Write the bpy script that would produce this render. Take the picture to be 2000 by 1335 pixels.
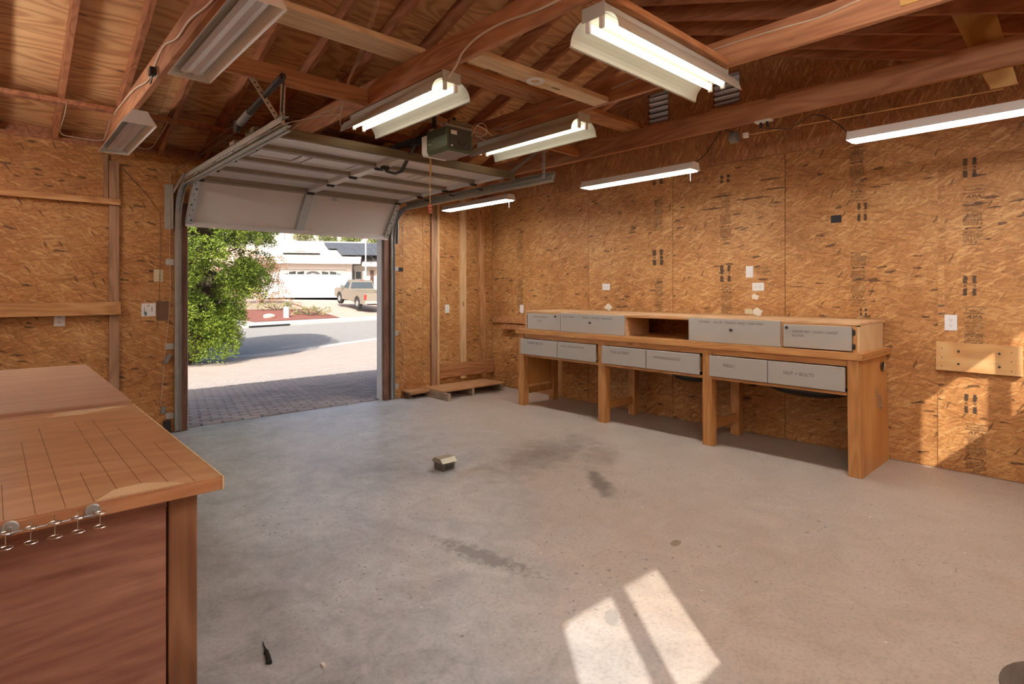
import bpy, math, random
from mathutils import Vector, Matrix
random.seed(7)
PI = math.pi
for o in list(bpy.data.objects):
    bpy.data.objects.remove(o, do_unlink=True)
SC = bpy.context.scene
COL = SC.collection

# ------------------------------------------------------------------ camera
cam_d = bpy.data.cameras.new('camera')
cam = bpy.data.objects.new('camera', cam_d)
COL.objects.link(cam)
cam.location = (0, 0, 1.433)
cam.rotation_euler = (PI / 2, 0, -math.radians(42.72))
cam_d.sensor_fit = 'HORIZONTAL'
cam_d.sensor_width = 36.0
cam_d.lens = 1100.7 / 2000 * 36.0
cam_d.shift_y = -(667.5 - 567.0) / 2000
cam_d.clip_start = 0.02
cam_d.clip_end = 400
SC.camera = cam

# ------------------------------------------------------------------ sky, sun, exposure
w = bpy.data.worlds.new('sky'); SC.world = w
w.use_nodes = True
nt = w.node_tree; nt.nodes.clear()
sky = nt.nodes.new('ShaderNodeTexSky')
sky.sky_type = 'NISHITA'
sky.sun_disc = False
sky.sun_elevation = math.radians(38)
sky.sun_rotation = math.radians(218)
sky.dust_density = 4.0
sky.air_density = 0.8
bg = nt.nodes.new('ShaderNodeBackground'); bg.inputs['Strength'].default_value = 0.13
ow = nt.nodes.new('ShaderNodeOutputWorld')
nt.links.new(sky.outputs[0], bg.inputs[0]); nt.links.new(bg.outputs[0], ow.inputs[0])

sun_d = bpy.data.lights.new('sun', 'SUN')
sun_d.energy = 4.1
sun_d.angle = math.radians(0.6)
sun_d.color = (1.0, 0.95, 0.87)
sun = bpy.data.objects.new('sun', sun_d); COL.objects.link(sun)
sun.location = (-10, -12, 15)
sun.rotation_euler = Vector((0.785, 1.0, -1.0)).to_track_quat('-Z', 'Y').to_euler()

SC.view_settings.view_transform = 'Standard'
SC.view_settings.look = 'None'
SC.view_settings.gamma = 1.0
SC.view_settings.use_curve_mapping = False
SC.view_settings.exposure = 0.82
SC.cycles.max_bounces = 5
SC.cycles.diffuse_bounces = 4
SC.cycles.glossy_bounces = 2
SC.cycles.caustics_reflective = False
SC.cycles.caustics_refractive = False
SC.cycles.sample_clamp_indirect = 6.0
SC.cycles.adaptive_threshold = 0.18
TUBE = 1.3      # emission of the lit fluorescent tubes
LED = 27.0       # emission of the lit strip lights
BARE = 34.0      # emission of the added, unseen batten tubes

# ------------------------------------------------------------------ mesh builder
class MB:
    def __init__(self):
        self.v = []; self.f = []; self.sm = []
    def add(self, vs, fs, smooth=False):
        n = len(self.v)
        self.v += [Vector(p) for p in vs]
        for f in fs:
            self.f.append([i + n for i in f]); self.sm.append(smooth)
        return self
    def box(self, x0, x1, y0, y1, z0, z1):
        return self.add([(x0,y0,z0),(x1,y0,z0),(x1,y1,z0),(x0,y1,z0),(x0,y0,z1),(x1,y0,z1),(x1,y1,z1),(x0,y1,z1)],
                        [(0,3,2,1),(4,5,6,7),(0,1,5,4),(1,2,6,5),(2,3,7,6),(3,0,4,7)])
    def hexa(self, lo, hi):     # lo, hi: 4 points each, same winding (ccw from above)
        return self.add(list(lo) + list(hi), [(0,3,2,1),(4,5,6,7),(0,1,5,4),(1,2,6,5),(2,3,7,6),(3,0,4,7)])
    def bar(self, p, q, wd, ht, up=(0,0,1)):
        p, q = Vector(p), Vector(q); d = (q - p).normalized(); up = Vector(up)
        s = d.cross(up).normalized(); u = s.cross(d).normalized()
        c = [(-wd/2,-ht/2),(wd/2,-ht/2),(wd/2,ht/2),(-wd/2,ht/2)]
        a = [p + s*i + u*j for i, j in c]; b = [q + s*i + u*j for i, j in c]
        return self.add(a + b, [(3,2,1,0),(4,5,6,7),(0,1,5,4),(1,2,6,5),(2,3,7,6),(3,0,4,7)])
    def tube(self, pts, r, n=8, caps=True, closed=False):
        pts = [Vector(p) for p in pts]; m = len(pts); vs = []; prev = None
        for i, p in enumerate(pts):
            if closed: d = pts[(i+1) % m] - pts[i-1]
            else: d = pts[min(i+1, m-1)] - pts[max(i-1, 0)]
            d.normalize()
            if prev is None:
                ref = Vector((0,0,1)) if abs(d.z) < 0.9 else Vector((1,0,0))
                s = d.cross(ref).normalized()
            else:
                s = (prev - d * prev.dot(d)).normalized()
            prev = s; u = d.cross(s)
            rr = r[i] if isinstance(r, (list, tuple)) else r
            vs += [p + (s*math.cos(2*PI*k/n) + u*math.sin(2*PI*k/n))*rr for k in range(n)]
        fs = []
        for i in range(m if closed else m-1):
            j = (i+1) % m
            for k in range(n):
                l = (k+1) % n
                fs.append((i*n+k, j*n+k, j*n+l, i*n+l))
        self.add(vs, fs, True)
        if caps and not closed:
            b = len(self.v) - len(vs)
            self.f.append([b+k for k in range(n)]); self.sm.append(False)
            self.f.append([b+(m-1)*n+k for k in reversed(range(n))]); self.sm.append(False)
        return self
    def prism(self, poly, axis, a, b):   # polygon in the two other axes, extruded a..b along axis
        n = len(poly)
        def P(p, t):
            return {'x': (t, p[0], p[1]), 'y': (p[0], t, p[1]), 'z': (p[0], p[1], t)}[axis]
        vs = [P(p, a) for p in poly] + [P(p, b) for p in poly]
        fs = [tuple(range(n)), tuple(range(2*n-1, n-1, -1))] + [(i, i+n, (i+1) % n + n, (i+1) % n) for i in range(n)]
        return self.add(vs, fs)
    def lathe(self, prof, n=20, c=(0,0,0), axis='z'):
        vs = []; c = Vector(c)
        for r, h in prof:
            for k in range(n):
                a = 2*PI*k/n; x, y = r*math.cos(a), r*math.sin(a)
                vs.append(c + Vector({'z': (x, y, h), 'x': (h, x, y), 'y': (x, h, y)}[axis]))
        fs = []
        for i in range(len(prof)-1):
            for k in range(n):
                l = (k+1) % n; fs.append((i*n+k, i*n+l, (i+1)*n+l, (i+1)*n+k))
        return self.add(vs, fs, True)
    def sheet(self, prof, axis, a, b, th):  # open profile (2d) with thickness, extruded along axis
        prof = [Vector((p[0], p[1])) for p in prof]; n = len(prof); off = []
        for i in range(n):
            d = prof[min(i+1, n-1)] - prof[max(i-1, 0)]; d.normalize()
            off.append(prof[i] + Vector((-d.y, d.x)) * th)
        return self.prism([tuple(p) for p in prof] + [tuple(p) for p in reversed(off)], axis, a, b) if False else self._sheet(prof, off, axis, a, b)
    def _sheet(self, p, q, axis, a, b):
        def P(v, t):
            return {'x': (t, v[0], v[1]), 'y': (v[0], t, v[1]), 'z': (v[0], v[1], t)}[axis]
        n = len(p)
        vs = [P(v, a) for v in p] + [P(v, a) for v in q] + [P(v, b) for v in p] + [P(v, b) for v in q]
        fs = []
        for i in range(n-1):
            fs += [(i, i+1, i+1+2*n, i+2*n), (n+i+1, n+i, 3*n+i, 3*n+i+1), (i, n+i, n+i+1, i+1), (2*n+i, 2*n+i+1, 3*n+i+1, 3*n+i)]
        fs += [(0, 2*n, 3*n, n), (n-1, 2*n-1, 4*n-1, 3*n-1)]
        return self.add(vs, fs)
    def blob(self, c, r, seed=0, n=10, amp=0.25):
        rnd = random.Random(seed); c = Vector(c)
        if not isinstance(r, (tuple, list)): r = (r, r, r)
        ph = [(rnd.uniform(0,6.28), rnd.uniform(2,5)) for _ in range(3)]
        vs = []; m = n // 2 + 1
        for i in range(m + 1):
            t = PI * i / m
            for k in range(n):
                a = 2*PI*k/n
                q = 1 + amp*(math.sin(ph[0][1]*a+ph[0][0]+t*2) * math.sin(ph[1][1]*t+ph[1][0]))
                vs.append(c + Vector((r[0]*math.sin(t)*math.cos(a)*q, r[1]*math.sin(t)*math.sin(a)*q, r[2]*math.cos(t)*q)))
        fs = []
        for i in range(m):
            for k in range(n):
                l = (k+1) % n; fs.append((i*n+k, (i+1)*n+k, (i+1)*n+l, i*n+l))
        return self.add(vs, fs, True)
    def xf(self, M, start=0):
        for i in range(start, len(self.v)): self.v[i] = M @ self.v[i]
        return self
    def addmesh(self, me, M):
        return self.add([M @ v.co for v in me.vertices], [tuple(p.vertices) for p in me.polygons])
    def build(self, name, mat, parent=None, bevel=0.0, autosm=False):
        vs = self.v
        if parent is None:
            lo = [min(v[i] for v in vs) for i in range(3)]; hi = [max(v[i] for v in vs) for i in range(3)]
            org = Vector(((lo[0]+hi[0])/2, (lo[1]+hi[1])/2, lo[2]))
            base = org
        else:
            base = Vector((0,0,0)); p = parent
            while p is not None:
                base += p.location; p = p.parent
            org = Vector((0,0,0))
        me = bpy.data.meshes.new(name)
        me.from_pydata([tuple(v - base) for v in vs], [], self.f)
        me.polygons.foreach_set('use_smooth', self.sm)
        me.update()
        if any(self.sm): me.set_sharp_from_angle(angle=0.7)
        if mat is not None: me.materials.append(mat)
        o = bpy.data.objects.new(name, me); COL.objects.link(o)
        o.parent = parent
        o.location = org
        if bevel > 0:
            md = o.modifiers.new('bevel', 'BEVEL'); md.width = bevel; md.segments = 2; md.limit_method = 'ANGLE'
        return o

def tag(o, label=None, cat=None, group=None, kind=None):
    if label: o['label'] = label
    if cat: o['category'] = cat
    if group: o['group'] = group
    if kind: o['kind'] = kind
    return o
def empty(name, loc, label=None, cat=None, group=None, kind=None):
    o = bpy.data.objects.new(name, None); COL.objects.link(o)
    o.location = loc; o.empty_display_size = 0.1
    return tag(o, label, cat, group, kind)
def copy_tree(o, parent=None):
    c = o.copy(); COL.objects.link(c); c.parent = parent
    for ch in o.children: copy_tree(ch, c)
    return c
def Bx(*a): return MB().box(*a)

# ------------------------------------------------------------------ materials
MATS = {}
def newmat(name):
    m = bpy.data.materials.new(name); m.use_nodes = True
    t = m.node_tree; b = t.nodes['Principled BSDF']
    MATS[name] = m
    return m, t, b
class N:
    def __init__(s, t): s.t = t
    def n(s, typ, **kw):
        nd = s.t.nodes.new(typ)
        for k, v in kw.items(): setattr(nd, k, v)
        return nd
    def l(s, a, b): s.t.links.new(a, b)
    def math(s, op, a, b=None, c=None):
        nd = s.n('ShaderNodeMath', operation=op)
        for i, x in enumerate((a, b, c)):
            if x is None: continue
            if isinstance(x, (int, float)): nd.inputs[i].default_value = x
            else: s.l(x, nd.inputs[i])
        return nd.outputs[0]
    def vmath(s, op, a, b=None):
        nd = s.n('ShaderNodeVectorMath', operation=op)
        for i, x in enumerate((a, b)):
            if x is None: continue
            if isinstance(x, (tuple, list)): nd.inputs[i].default_value = x
            else: s.l(x, nd.inputs[i])
        return nd.outputs['Value'] if op in ('LENGTH', 'DISTANCE') else nd.outputs[0]
    def ramp(s, fac, stops, interp='LINEAR'):
        nd = s.n('ShaderNodeValToRGB'); nd.color_ramp.interpolation = interp
        e = nd.color_ramp.elements
        while len(e) > 1: e.remove(e[-1])
        for i, (p, c) in enumerate(stops):
            k = e[0] if i == 0 else e.new(p)
            k.position = p
            k.color = (c, c, c, 1) if isinstance(c, (int, float)) else (*c, 1)
        s.l(fac, nd.inputs[0]); return nd.outputs[0]
    def mix(s, fac, a, b, mode='MIX'):
        nd = s.n('ShaderNodeMix', data_type='RGBA', blend_type=mode)
        for i, x in ((0, fac), (6, a), (7, b)):
            if isinstance(x, (int, float)): nd.inputs[i].default_value = x
            elif isinstance(x, (tuple, list)): nd.inputs[i].default_value = (*x, 1)
            else: s.l(x, nd.inputs[i])
        return nd.outputs[2]
    def noise(s, vec, scale, detail=4, rough=0.55, dist=0.0, dims='3D'):
        nd = s.n('ShaderNodeTexNoise', noise_dimensions=dims)
        nd.inputs['Scale'].default_value = scale; nd.inputs['Detail'].default_value = detail
        nd.inputs['Roughness'].default_value = rough; nd.inputs['Distortion'].default_value = dist
        s.l(vec, nd.inputs['Vector']); return nd.outputs[0]
    def bump(s, h, strength, dist=0.01):
        nd = s.n('ShaderNodeBump'); nd.inputs['Strength'].default_value = strength; nd.inputs['Distance'].default_value = dist
        s.l(h, nd.inputs['Height']); return nd.outputs[0]
    def coord(s, rnd=True):
        tc = s.n('ShaderNodeTexCoord').outputs['Object']
        if not rnd: return tc, None
        oi = s.n('ShaderNodeObjectInfo').outputs['Random']
        off = s.math('MULTIPLY', oi, 37.0)
        cb = s.n('ShaderNodeCombineXYZ')
        for i in range(3): s.l(off, cb.inputs[i])
        return s.vmath('ADD', tc, cb.outputs[0]), oi

def plain(name, col, rough=0.5, metal=0.0, var=0.06, scale=30.0, bump=0.0):
    m, t, b = newmat(name); g = N(t)
    co, r = g.coord()
    f = g.noise(co, scale, 3)
    c = g.mix(f, [x*(1-var) for x in col], [min(1, x*(1+var)) for x in col])
    g.l(c, b.inputs['Base Color'])
    b.inputs['Roughness'].default_value = rough; b.inputs['Metallic'].default_value = metal
    if bump: g.l(g.bump(f, bump, 0.004), b.inputs['Normal'])
    return m
def emit(name, col, strength):
    m, t, b = newmat(name)
    b.inputs['Base Color'].default_value = (*col, 1)
    b.inputs['Emission Color'].default_value = (*col, 1)
    b.inputs['Emission Strength'].default_value = strength
    b.inputs['Roughness'].default_value = 0.3
    return m
def wood(name, dark, mid, light, axis='y', across=34.0, along=1.2, band=7.0, rough=0.65, tint=0.12, knots=0.5, band_amt=0.42, bump=0.0, blotch=1.6):
    m, t, b = newmat(name); g = N(t)
    co, r = g.coord()
    sc = {'x': (along, across, across), 'y': (across, along, across), 'z': (across, across, along)}[axis]
    v = g.vmath('MULTIPLY', co, sc)
    n1 = g.noise(v, 1.0, 4, 0.62, 0.15)
    sc2 = {'x': (along*.9, across*.22, across*.22), 'y': (across*.22, along*.9, across*.22), 'z': (across*.22, across*.22, along*.9)}[axis]
    n2 = g.noise(g.vmath('MULTIPLY', co, sc2), 1.0, 1, 0.5, 0.1)
    bands = g.math('ADD', g.math('MULTIPLY', g.math('SINE', g.math('MULTIPLY', n2, band*6.28)), 0.5), 0.5)
    f = g.math('ADD', g.math('MULTIPLY', n1, 1-band_amt), g.math('MULTIPLY', bands, band_amt*0.6))
    f = g.math('ADD', f, g.math('MULTIPLY', g.noise(co, blotch, 2), 0.25))
    c = g.ramp(f, [(0.22, dark), (0.5, mid), (0.82, light)])
    if knots:
        vo = g.n('ShaderNodeTexVoronoi'); vo.inputs['Scale'].default_value = 1.0
        ks = {'x': (2.2, 7, 7), 'y': (7, 2.2, 7), 'z': (7, 7, 2.2)}[axis]
        g.l(g.vmath('MULTIPLY', co, ks), vo.inputs['Vector'])
        k = g.math('MULTIPLY', g.ramp(vo.outputs['Distance'], [(0.0, 1.0), (0.07, 1.0), (0.12, 0.0)]), knots)
        c = g.mix(k, c, [x*0.35 for x in dark])
    c = g.mix(g.math('MULTIPLY', r, tint*2), c, [x*0.62 for x in mid], 'MIX')
    g.l(c, b.inputs['Base Color']); b.inputs['Roughness'].default_value = rough
    if bump: g.l(g.bump(n1, bump, 0.003), b.inputs['Normal'])
    return m
def osb(name, stops, vertical=False, dark=0.75, tint=(0.85, 0.66, 0.45)):
    m, t, b = newmat(name); g = N(t)
    co, r = g.coord()
    sp = g.n('ShaderNodeSeparateXYZ'); g.l(co, sp.inputs[0])
    u = g.math('ADD', sp.outputs[0], sp.outputs[1]); vv = sp.outputs[2]
    if vertical: u, vv = vv, u
    cb = g.n('ShaderNodeCombineXYZ'); g.l(u, cb.inputs[0]); g.l(vv, cb.inputs[1])
    base = cb.outputs[0]
    wob = g.noise(base, 9.0, 2, 0.5, 0, '2D')
    def layer(ang, sx, sy, off):
        mp = g.n('ShaderNodeMapping'); mp.vector_type = 'POINT'
        mp.inputs['Location'].default_value = (off, off*1.7, 0)
        mp.inputs['Rotation'].default_value = (0, 0, math.radians(ang))
        g.l(base, mp.inputs['Vector'])
        s_ = g.vmath('MULTIPLY', mp.outputs[0], (sx, sy, 1))
        cw = g.n('ShaderNodeCombineXYZ'); g.l(g.math('MULTIPLY', wob, 0.55), cw.inputs[1])
        s_ = g.vmath('ADD', s_, cw.outputs[0])
        vo = g.n('ShaderNodeTexVoronoi', voronoi_dimensions='2D', distance='CHEBYCHEV'); vo.inputs['Scale'].default_value = 1.0
        g.l(s_, vo.inputs['Vector'])
        sc = g.n('ShaderNodeSeparateColor'); g.l(vo.outputs['Color'], sc.inputs[0])
        fib = g.noise(s_, 1.0, 3, 0.6)
        return sc.outputs[0], sc.outputs[1], sc.outputs[2], vo.outputs['Distance']
    a = layer(2, 10, 70, 0.0); b2 = layer(28, 13, 80, 3.1); c3 = layer(-14, 13, 78, 7.7); d4 = layer(62, 17, 90, 11.3)
    val = a[0]
    hgt = a[3]
    for L, th in ((b2, 0.60), (c3, 0.70), (d4, 0.84)):
        mk = g.math('GREATER_THAN', L[1], th)
        mx = g.n('ShaderNodeMix', data_type='FLOAT'); g.l(mk, mx.inputs[0]); g.l(val, mx.inputs[2]); g.l(L[0], mx.inputs[3]); val = mx.outputs[0]
        mx = g.n('ShaderNodeMix', data_type='FLOAT'); g.l(mk, mx.inputs[0]); g.l(hgt, mx.inputs[2]); g.l(L[3], mx.inputs[3]); hgt = mx.outputs[0]
    big = g.noise(base, 1.7, 3, 0.6, 0, '2D')
    fine = g.noise(g.vmath('MULTIPLY', base, (30, 120, 1)), 1.0, 2, 0.6, 0, '2D')
    f = g.math('ADD', g.math('MULTIPLY', val, 0.27), g.math('ADD', g.math('MULTIPLY', big, 0.50), g.math('MULTIPLY', fine, 0.28)))
    col = g.ramp(f, stops)
    mk = g.math('MULTIPLY', g.math('GREATER_THAN', b2[2], 0.93), 0.55)
    col = g.mix(mk, col, (0.74, 0.46, 0.20))
    mk = g.math('MULTIPLY', g.math('GREATER_THAN', c3[2], 0.93), 0.45)
    col = g.mix(mk, col, (0.27, 0.105, 0.03))
    # dark bark flakes
    e = layer(6, 14, 60, 21.0)
    patch = g.math('GREATER_THAN', g.noise(base, 2.3, 2, 0.5, 0, '2D'), 0.50)
    mk = g.math('MULTIPLY', g.math('GREATER_THAN', e[1], 0.975), g.math('MULTIPLY', patch, dark))
    col = g.mix(mk, col, (0.055, 0.022, 0.008))
    mk = g.math('MULTIPLY', g.math('GREATER_THAN', d4[2], 0.993), dark)
    col = g.mix(mk, col, (0.12, 0.05, 0.016))
    edge = g.ramp(hgt, [(0.0, 1.0), (0.42, 1.0), (0.5, 0.86)])
    col = g.mix(1.0, col, edge, 'MULTIPLY')
    col = g.mix(g.math('MULTIPLY', r, 0.22), col, tint, 'MULTIPLY')
    g.l(col, b.inputs['Base Color'])
    b.inputs['Roughness'].default_value = 0.62
    return m

M_OSB = osb('osb_board', [(0.25, (0.27, 0.105, 0.030)), (0.42, (0.42, 0.185, 0.055)), (0.60, (0.535, 0.265, 0.088)), (0.80, (0.70, 0.42, 0.18))])
M_OSBG = osb('osb_gable', [(0.20, (0.22, 0.08, 0.030)), (0.45, (0.38, 0.155, 0.058)), (0.68, (0.50, 0.235, 0.09)), (0.9, (0.66, 0.36, 0.15))], vertical=True, dark=0.3)
M_RAFT = wood('rafter_fir', (0.20, 0.068, 0.030), (0.38, 0.145, 0.066), (0.52, 0.235, 0.110), 'y', knots=0.4)
M_JOIST = wood('joist_fir', (0.27, 0.100, 0.046), (0.47, 0.205, 0.095), (0.62, 0.32, 0.155), 'y', knots=0.6)
M_RUN = wood('runner_fir', (0.24, 0.09, 0.032), (0.46, 0.20, 0.08), (0.62, 0.32, 0.14), 'x', knots=0.7)
M_PINE = wood('pale_pine_x', (0.50, 0.33, 0.17), (0.70, 0.50, 0.29), (0.80, 0.62, 0.40), 'x', knots=1.0, tint=0.03)
M_PINEZ = wood('pale_pine_z', (0.50, 0.30, 0.13), (0.66, 0.42, 0.21), (0.76, 0.54, 0.30), 'z', knots=0.8, tint=0.03)
M_STUD = wood('stud_fir', (0.26, 0.115, 0.040), (0.46, 0.225, 0.085), (0.60, 0.33, 0.145), 'z', knots=0.7, tint=0.05)
M_OLDSTUD = wood('weathered_stud', (0.20, 0.10, 0.05), (0.36, 0.20, 0.11), (0.48, 0.29, 0.17), 'z', knots=0.8, tint=0.05)
M_RAIL = wood('rail_fir', (0.34, 0.14, 0.05), (0.56, 0.28, 0.10), (0.68, 0.40, 0.18), 'x', knots=0.6, tint=0.05)
M_PLYROOF = wood('roof_plywood', (0.42, 0.19, 0.075), (0.68, 0.37, 0.165), (0.78, 0.49, 0.24), 'x', across=18, along=1.1, band=11.0, knots=0.8, tint=0.08, band_amt=0.6)
M_PLYLIGHT = wood('fresh_plywood', (0.46, 0.22, 0.05), (0.66, 0.39, 0.12), (0.76, 0.52, 0.22), 'z', across=8, along=2.2, band=6.0, knots=0, tint=0.02, band_amt=0.8)
M_BENCH = wood('bench_fir', (0.34, 0.135, 0.038), (0.50, 0.225, 0.068), (0.60, 0.31, 0.11), 'y', knots=0.6, tint=0.04, rough=0.45)
M_BENCHZ = wood('bench_fir_leg', (0.34, 0.135, 0.038), (0.50, 0.225, 0.068), (0.60, 0.31, 0.11), 'z', knots=0.6, tint=0.05, rough=0.45)
M_BENCHPLY = wood('bench_side_ply', (0.38, 0.15, 0.04), (0.56, 0.26, 0.075), (0.66, 0.36, 0.13), 'z', across=6, along=1.0, band=3.0, knots=0, tint=0.03, rough=0.42, band_amt=0.4)
M_CABWOOD = wood('cabinet_pine', (0.46, 0.24, 0.10), (0.62, 0.37, 0.18), (0.72, 0.49, 0.27), 'y', knots=0.2, tint=0.03)
M_CABEND = wood('cabinet_end_ply', (0.52, 0.32, 0.15), (0.64, 0.43, 0.22), (0.72, 0.52, 0.30), 'z', across=9, knots=0, tint=0.02, band_amt=0.3)
M_TOP1 = wood('worktop_ply', (0.32, 0.145, 0.062), (0.48, 0.245, 0.115), (0.62, 0.37, 0.20), 'x', across=24, along=2.0, band=5.0, knots=0, tint=0.03, rough=0.34, band_amt=0.3)
M_TOP2 = wood('worktop_ply_grey', (0.34, 0.19, 0.12), (0.45, 0.27, 0.17), (0.54, 0.36, 0.25), 'x', across=40, along=1.2, band=4.0, knots=0, tint=0.03, rough=0.45, band_amt=0.2)
M_EDGE = wood('worktop_edge', (0.30, 0.11, 0.045), (0.46, 0.20, 0.085), (0.56, 0.30, 0.15), 'x', knots=0.3, tint=0.03)
M_REDPLY = wood('red_plywood', (0.12, 0.042, 0.026), (0.27, 0.112, 0.072), (0.44, 0.225, 0.150), 'x', across=30, along=2.2, band=9.0, knots=0.8, tint=0.02, band_amt=0.16)
M_POST = wood('bench_post', (0.10, 0.038, 0.014), (0.23, 0.100, 0.042), (0.36, 0.18, 0.085), 'z', knots=0.9, tint=0.02)
M_PALLET = wood('pallet_wood', (0.30, 0.13, 0.05), (0.48, 0.25, 0.11), (0.60, 0.36, 0.19), 'x', knots=0.4, tint=0.05)
M_GREYWOOD = wood('grey_wood', (0.20, 0.14, 0.09), (0.34, 0.25, 0.17), (0.44, 0.34, 0.24), 'y', knots=0.4, tint=0.05)
M_PLANK = wood('wall_plank_fir', (0.42, 0.19, 0.06), (0.60, 0.33, 0.125), (0.70, 0.46, 0.21), 'y', across=16, along=1.2, knots=0.2, tint=0.02)
M_JAMB = wood('jamb_wood', (0.10, 0.045, 0.028), (0.17, 0.08, 0.05), (0.24, 0.125, 0.08), 'z', knots=0.2, tint=0.02)
M_OLIVE = wood('oiled_timber', (0.075, 0.048, 0.022), (0.145, 0.100, 0.048), (0.21, 0.155, 0.08), 'x', knots=0.2, tint=0.02)
M_DRAWER = plain('painted_putty', (0.41, 0.38, 0.33), 0.45, var=0.03, scale=8)
M_DOOR = plain('door_panel_white', (0.66, 0.615, 0.575), 0.45, var=0.03, scale=6)
M_DOORRIB = plain('door_rib_steel', (0.30, 0.25, 0.19), 0.5, var=0.15, scale=20)
M_STILE = plain('door_stile_white', (0.70, 0.67, 0.64), 0.4, var=0.05, scale=12)
M_GALV = plain('galvanised_steel', (0.46, 0.47, 0.45), 0.4, 0.5, var=0.2, scale=18)
M_GALVD = plain('dull_galvanised', (0.40, 0.385, 0.33), 0.5, 0.25, var=0.25, scale=14)
M_STEELW = plain('pale_perforated_steel', (0.62, 0.58, 0.50), 0.45, 0.3, var=0.08)
M_CHROME = plain('wire_chrome', (0.62, 0.58, 0.52), 0.25, 1.0, var=0.05)
M_BLACK = plain('black_plastic', (0.018, 0.017, 0.018), 0.4, var=0.1)
M_DARK = plain('dark_metal', (0.05, 0.042, 0.035), 0.5, 0.4, var=0.2)
M_WHITE = plain('white_plastic', (0.80, 0.79, 0.76), 0.4, var=0.02)
M_IVORY = plain('ivory_plastic', (0.66, 0.58, 0.36), 0.45, var=0.03)
M_BROWN = plain('brown_panel', (0.17, 0.085, 0.045), 0.55, var=0.08)
M_GREYBOX = plain('grey_plate', (0.24, 0.245, 0.235), 0.5, 0.3, var=0.1)
M_REFL = plain('reflector_enamel', (0.56, 0.56, 0.50), 0.4, var=0.03, scale=8)
M_REFLW = plain('white_reflector', (0.78, 0.77, 0.73), 0.35, var=0.03, scale=8)
M_LENS = plain('cool_lens', (0.62, 0.62, 0.64), 0.25, var=0.04, scale=8)
M_TUBE = emit('tube_lit', (1.0, 0.92, 0.74), TUBE)
M_TUBEOFF = plain('tube_unlit', (0.84, 0.84, 0.82), 0.25, var=0.01)
M_LED = emit('led_strip', (1.0, 0.985, 0.97), LED)
M_ADDTUBE = emit('added_tube_lit', (1.0, 0.975, 0.94), BARE)
M_CABLE = plain('cream_cable', (0.64, 0.52, 0.38), 0.5, var=0.08)
M_CABLEY = plain('yellow_cable', (0.62, 0.36, 0.12), 0.5, var=0.08)
M_GREEN = plain('opener_green', (0.085, 0.105, 0.052), 0.35, var=0.12, scale=6)
M_GREY = plain('opener_underside', (0.30, 0.26, 0.25), 0.5, var=0.1)
M_OPBACK = plain('opener_back', (0.055, 0.052, 0.038), 0.5, var=0.15)
M_RED = plain('red_rope', (0.60, 0.16, 0.09), 0.6, var=0.1)
M_INK = plain('stamp_ink', (0.050, 0.030, 0.016), 0.8, var=0.3, scale=60)
M_PENCIL = plain('pencil_mark', (0.10, 0.085, 0.075), 0.8, var=0.2, scale=60)
M_PLASTER = plain('white_plaster', (0.76, 0.70, 0.58), 0.8, var=0.12, scale=40, bump=0.4)
M_SLAT = plain('vent_slat_metal', (0.74, 0.73, 0.74), 0.5, 0.3, var=0.12)
M_FLOORBOX = plain('floor_box_bronze', (0.17, 0.155, 0.125), 0.42, 0.5, var=0.15)
M_FLOORLID = plain('floor_box_lid', (0.32, 0.285, 0.20), 0.4, 0.5, var=0.1)
M_DIRT = plain('dirt_dark', (0.03, 0.025, 0.02), 0.9, var=0.3)
M_BLUE = plain('faded_blue', (0.13, 0.20, 0.27), 0.6, var=0.1)
M_BARE = plain('bare_wood_patch', (0.66, 0.46, 0.26), 0.7, var=0.15, scale=24)
M_SCORE = plain('saw_score', (0.16, 0.07, 0.03), 0.8, var=0.3, scale=40)

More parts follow.
